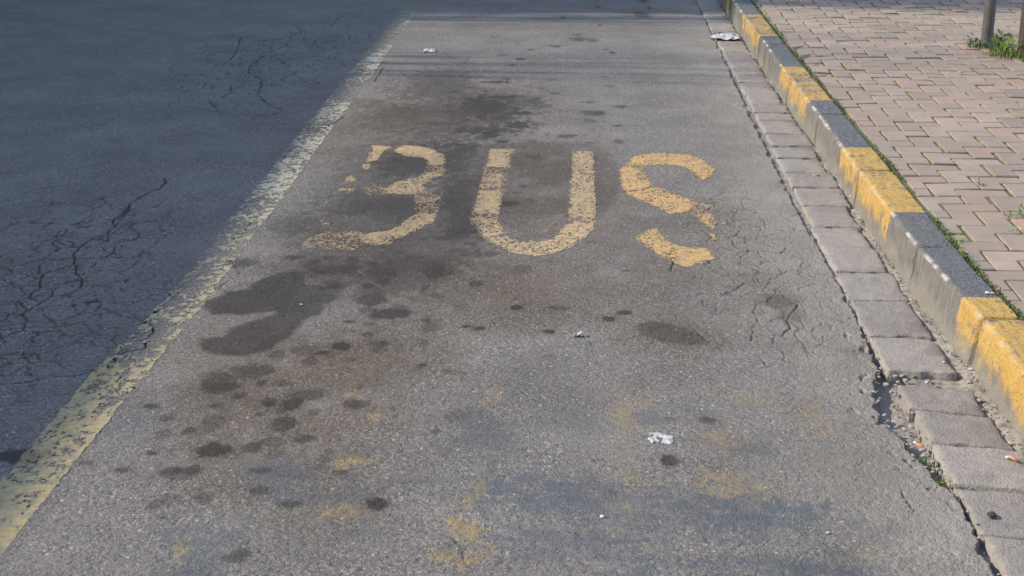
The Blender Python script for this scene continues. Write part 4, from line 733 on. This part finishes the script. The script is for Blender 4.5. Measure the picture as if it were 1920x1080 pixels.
def crumple(name, x, y, z, lx, ly, h, seed, mat, label, cat='litter', rot=0, fold=0.5, group=None, holes=0.0):
    n, m = 22, 16; u, v = np.meshgrid(np.linspace(-1, 1, n), np.linspace(-1, 1, m))
    e = np.clip(1 - np.maximum(np.abs(u), np.abs(v)) ** 3, 0, 1)
    px = lx / 2 * u * (1 + .25 * (fbm(u * 1.5, v * 1.5, 2, seed) - .5) * 2); py = ly / 2 * v * (1 + .3 * (fbm(u * 1.5 + 5, v * 1.5, 2, seed + 1) - .5) * 2)
    rid = 1 - np.abs(fbm(u * 2.2 + 1, v * 2.2, 3, seed + 2) - .5) * 3.2
    pz = .0012 + h * np.clip(.15 + .85 * rid, 0.02, 1) * (fold + (1 - fold) * e)
    top = np.stack([px, py, pz], -1).reshape(-1, 3); bot = top.copy(); bot[:, 2] = np.maximum(bot[:, 2] - .0012, .0004)
    F = grid_faces(m, n); G = F[:, ::-1] + n * m
    idx = np.arange(n * m).reshape(m, n); ring = np.concatenate([idx[0, :], idx[1:, -1], idx[-1, -2::-1], idx[-2:0:-1, 0]]); r2 = np.roll(ring, -1)
    S = np.stack([ring, ring + n * m, r2 + n * m, r2], 1)
    FF = np.concatenate([F, G, S])
    o = mesh_obj(name, np.concatenate([top, bot]), FF, mat); o.location = (x, y, z); o.rotation_euler = (0, 0, rot)
    return tag(o, label, cat, group)
# white bent scrap near the middle of the bay
root = empty('paper_scrap', (.010, 4.305, .0015))
V, F = [], []
strip = [(-.021, .004), (-.018, .013), (-.012, .004), (-.005, .012), (.003, .017), (.010, .014), (.015, .004), (.019, .001)]
for (x, z) in strip: V += [(x, -.010, z), (x, .010, z * .9)]
for i in range(len(strip) - 1): F.append((2 * i, 2 * i + 2, 2 * i + 3, 2 * i + 1))
k = len(V); V += [(a, b, c - .0014) for a, b, c in V]; F += [tuple(q + k for q in f[::-1]) for f in F]
F += [(2 * i, k + 2 * i, k + 2 * i + 2, 2 * i + 2) for i in range(len(strip) - 1)] + [(2 * i + 1, 2 * i + 3, k + 2 * i + 3, k + 2 * i + 1) for i in range(len(strip) - 1)]
mesh_obj('sheet', V, F, WHITE, root)
tag(root, 'small folded white paper scrap in the middle of the bus bay below the lettering', 'litter')
# crushed cup far left
o = crumple('crushed_cup', -.977, 9.40, .001, .078, .085, .018, 915, WHITE, 'crushed white cup lying on the asphalt beside the far end of the line', fold=.35)
# flattened tissue in foreground
V0 = []
root = empty('tissue_scrap', (.228, 3.560, 0))
for i, (dx, dy, lx, ly, h, rz) in enumerate([(-.020, -.010, .026, .030, .006, .3), (.016, -.016, .030, .030, .006, -.2), (.006, .014, .050, .022, .005, -.35), (-.016, .030, .030, .010, .003, .1)]):
    q = crumple('wad', dx, dy, .0006, lx, ly, h, 930 + i, WHITE, '', rot=rz, fold=.2); q.parent = root
    del q['label']; del q['category']
tag(root, 'trampled white tissue scrap on the asphalt near the bottom centre', 'litter')
# wrapper on the gutter
root = empty('wrapper', (.975, 9.98, .006)); root.rotation_euler = (0, 0, -.10)
q = crumple('sheet', 0, 0, 0, .195, .20, .028, 957, WHITE, '', fold=.55); q.parent = root; del q['label']; del q['category']
q = crumple('printed_panel', -.055, .085, .004, .085, .05, .022, 963, FOIL, '', fold=.5, rot=.2); q.parent = root; del q['label']; del q['category']
tag(root, 'crumpled white wrapper with a dark corner lying on the gutter slabs', 'wrapper')
def chip(x, y, z, r, label, seed, mat=WHITE):
    V, F = [], []; lump_mesh(V, F, 0, 0, r * .5, r, seed); o = mesh_obj('white_crumb', V, F, mat); o.location = (x, y, z); tag(o, label, 'litter', 'small pale crumbs on the ground')
chip(1.166, 4.085, -.002, .010, 'white crumb at the foot of the kerb in front of the open joint', 11)
chip(1.098, 4.13, .004, .006, 'tiny white crumb on the gutter slab edge just beyond the broken gap', 12)
chip(.588, 3.059, .001, .005, 'tiny white crumb on the asphalt near the lower right, alone', 13)
chip(-.918, 4.554, .001, .006, 'tiny white crumb inside the large dark oil stain', 14)
chip(.889, 9.52, .002, .007, 'pale crumb on the asphalt edge below the white wrapper', 15)
chip(.915, 9.52, .006, .008, 'pinkish crumb on the gutter slab below the white wrapper', 16, simple('pink_crumb', (.6, .4, .36)))
chip(.985, 3.153, .004, .013, 'dark stone lying on the gutter slab at the lower right', 17, simple('dark_stone', (.05, .045, .045)))
chip(.066, 3.112, .001, .007, 'small pale pebble on the asphalt near the bottom centre', 18, simple('pale_stone', (.45, .43, .4)))
chip(2.19, 8.86, .150, .006, 'tiny dark crumb on the pavement left of the posts', 19, simple('dark_crumb', (.05, .045, .045)))

# ---------------------------------------------------------------- across the street (outside the picture, it throws the shade)
SUN_E = math.radians(34.0)
BX = -9.6
BH = (-1.322 - BX) * math.tan(SUN_E)
def box(V, F, x0, x1, y0, y1, z0, z1):
    s = len(V); V += [(x, y, z) for z in (z0, z1) for x, y in ((x0, y0), (x1, y0), (x1, y1), (x0, y1))]
    F += [(s + 3, s + 2, s + 1, s), (s + 4, s + 5, s + 6, s + 7)] + [(s + i, s + (i + 1) % 4, s + 4 + (i + 1) % 4, s + 4 + i) for i in range(4)]
PLASTER = simple('plaster', (0.36, 0.30, 0.22), 0.1, 2); PLASTER2 = simple('plaster_grey', (0.34, 0.33, 0.30), 0.1, 2); GLASS = simple('window_glass', (0.03, 0.035, 0.04), 0.1, 3, 0.15, 0); FRAME = simple('window_frame', (0.5, 0.5, 0.47), 0.05, 9); ROOFT = simple('roof_felt', (0.12, 0.11, 0.10), 0.2, 6); CONC = simple('concrete', (0.27, 0.26, 0.24), 0.15, 12)
def building(y0, y1, h, mat, label, floors):
    root = empty('apartment_building', (BX, (y0 + y1) / 2, 0)); cy = (y0 + y1) / 2
    V, F = [], []; box(V, F, -11, 0, y0 - cy, y1 - cy, -.1, h - .35); mesh_obj('wall', V, F, mat, root)
    V, F = [], []; box(V, F, -11.1, 0.004, y0 - cy, y1 - cy, h - .35, h); mesh_obj('roof', V, F, ROOFT, root)
    fh = (h - .5) / floors; first = None
    for fl in range(floors):
        y = y0 + 1.6
        while y < y1 - 1.5:
            z = fl * fh + (1.0 if fl else 1.1)
            if first is None:
                V, F = [], []; w, g = .55, 1.35
                box(V, F, .003, .05, -w, -w + .06, 0, g); box(V, F, .003, .05, w - .06, w, 0, g); box(V, F, .003, .05, -w + .06, w - .06, 0, .06); box(V, F, .003, .05, -w + .06, w - .06, g - .06, g)
                fr = mesh_obj('window', V, F, FRAME, root); V, F = [], []; box(V, F, .003, .02, -w + .06, w - .06, .06, g - .06); pa = mesh_obj('pane', V, F, GLASS, fr); first = (fr, pa)
            else:
                fr = first[0].copy(); COL.objects.link(fr); fr.parent = root; pa = first[1].copy(); COL.objects.link(pa); pa.parent = fr
            fr.location = (0, y - cy, z); y += 3.1
    return tag(root, label, 'building')
building(-12, 11.12, BH, PLASTER, 'ochre plastered apartment building across the street, outside the picture', 2)
building(11.12, 34, 14.0, PLASTER2, 'taller grey apartment building across the street, outside the picture', 4)
V, F = [], []; box(V, F, -9.6, -8.2, -12, 50, -.09, .14); struct(mesh_obj('far_pavement', V, F, CONC))

BARK = simple('bark', (0.13, 0.11, 0.09), 0.3, 12)
def bare_tree(x, y, h, r, seed, label, leafy=0, rods=12):
    rr = random.Random(seed); root = empty('street_tree', (x, y, .14)); V, F = [], []
    p = Vector((0, 0, -.1)); pts = [(p.copy(), r)]
    for i in range(4): p = p + Vector((rr.gauss(0, .03), rr.gauss(0, .03), .7)); pts.append((p.copy(), r * (1 - .10 * (i + 1))))
    for (a, ra), (b, rb) in zip(pts[:-1], pts[1:]): cyl(V, F, a, b, ra, rb, 9)
    mesh_obj('trunk', V, F, BARK, root, True); V, F = [], []; top = p.copy()
    for k in range(rods):                                             # upright rods of a pollarded crown
        az = rr.uniform(0, 6.28); q = top + Vector((0, 0, -.25 * rr.random())); rad = rr.uniform(.011, .021)
        d = Vector((math.cos(az) * .55, math.sin(az) * .26, 1)); n = 9; L = (h - 3) * rr.uniform(.7, 1.05)
        for s in range(n):
            d = (d + Vector((rr.gauss(-.10 * math.cos(az), .10), rr.gauss(-.030 * math.sin(az), .05), .18))).normalized(); q2 = q + d * L / n
            cyl(V, F, q, q2, rad, rad * .88, 6); rad *= .88; q = q2
            if s > 1: q3 = q + Vector((rr.gauss(0, .35), rr.gauss(0, .13), rr.uniform(.3, .7))); cyl(V, F, q, q3, rad * .5, rad * .2, 5)
    mesh_obj('crown', V, F, BARK, root, True)
    if leafy:
        V, F = [], []
        while len(F) < leafy * 2:
            a, b, c = rr.uniform(-1, 1), rr.uniform(-1, 1), rr.uniform(-1, 1)
            if a * a + b * b + c * c > 1: continue
            leaf(V, F, a * 1.1, b * .52, 8.25 + c * 1.5 - .14, rr.uniform(.09, .16), rr.uniform(.06, .1), rr.uniform(0, 6.28), rr.uniform(-.8, .8))
        mesh_obj('foliage', V, F, WEED, root)
    return tag(root, label, 'tree', 'street trees across the street')
bare_tree(-8.8, 10.84, 9.8, .17, 3, 'street tree with a small leafy top across the street, outside the picture', 1500, 30)
bare_tree(-8.9, 8.92, 9.9, .17, 8, 'bare street tree across the street, nearer one, outside the picture')

# ---------------------------------------------------------------- light, sky, camera
world = bpy.data.worlds.new('World'); scene.world = world; world.use_nodes = True
nt = world.node_tree; bg = nt.nodes['Background']; sky = nt.nodes.new('ShaderNodeTexSky'); sky.sky_type = 'NISHITA'
sky.sun_disc = False; sky.sun_elevation = SUN_E; sky.sun_rotation = math.radians(-90)
nt.links.new(sky.outputs[0], bg.inputs[0]); bg.inputs[1].default_value = SKY_S
L = bpy.data.lights.new('sun', 'SUN'); L.energy = SUN_S; L.angle = math.radians(0.53); L.color = (1.0, 0.935, 0.835)
so = bpy.data.objects.new('sun', L); COL.objects.link(so); so.rotation_euler = (0, -(math.pi / 2 - SUN_E), 0)

cam = bpy.data.cameras.new('camera'); cam.sensor_width = 36; cam.lens = 36 * 2750 / 1920; cam.clip_end = 1000
co = bpy.data.objects.new('camera', cam); COL.objects.link(co); co.location = (0, 0, 1.65)
co.rotation_euler = (math.radians(90 - 19.0763), 0, math.radians(2.7153)); scene.camera = co
scene.view_settings.view_transform = 'Standard'; scene.view_settings.look = 'None'; scene.view_settings.exposure = EXPO; scene.view_settings.gamma = 1
scene.view_settings.use_curve_mapping = False
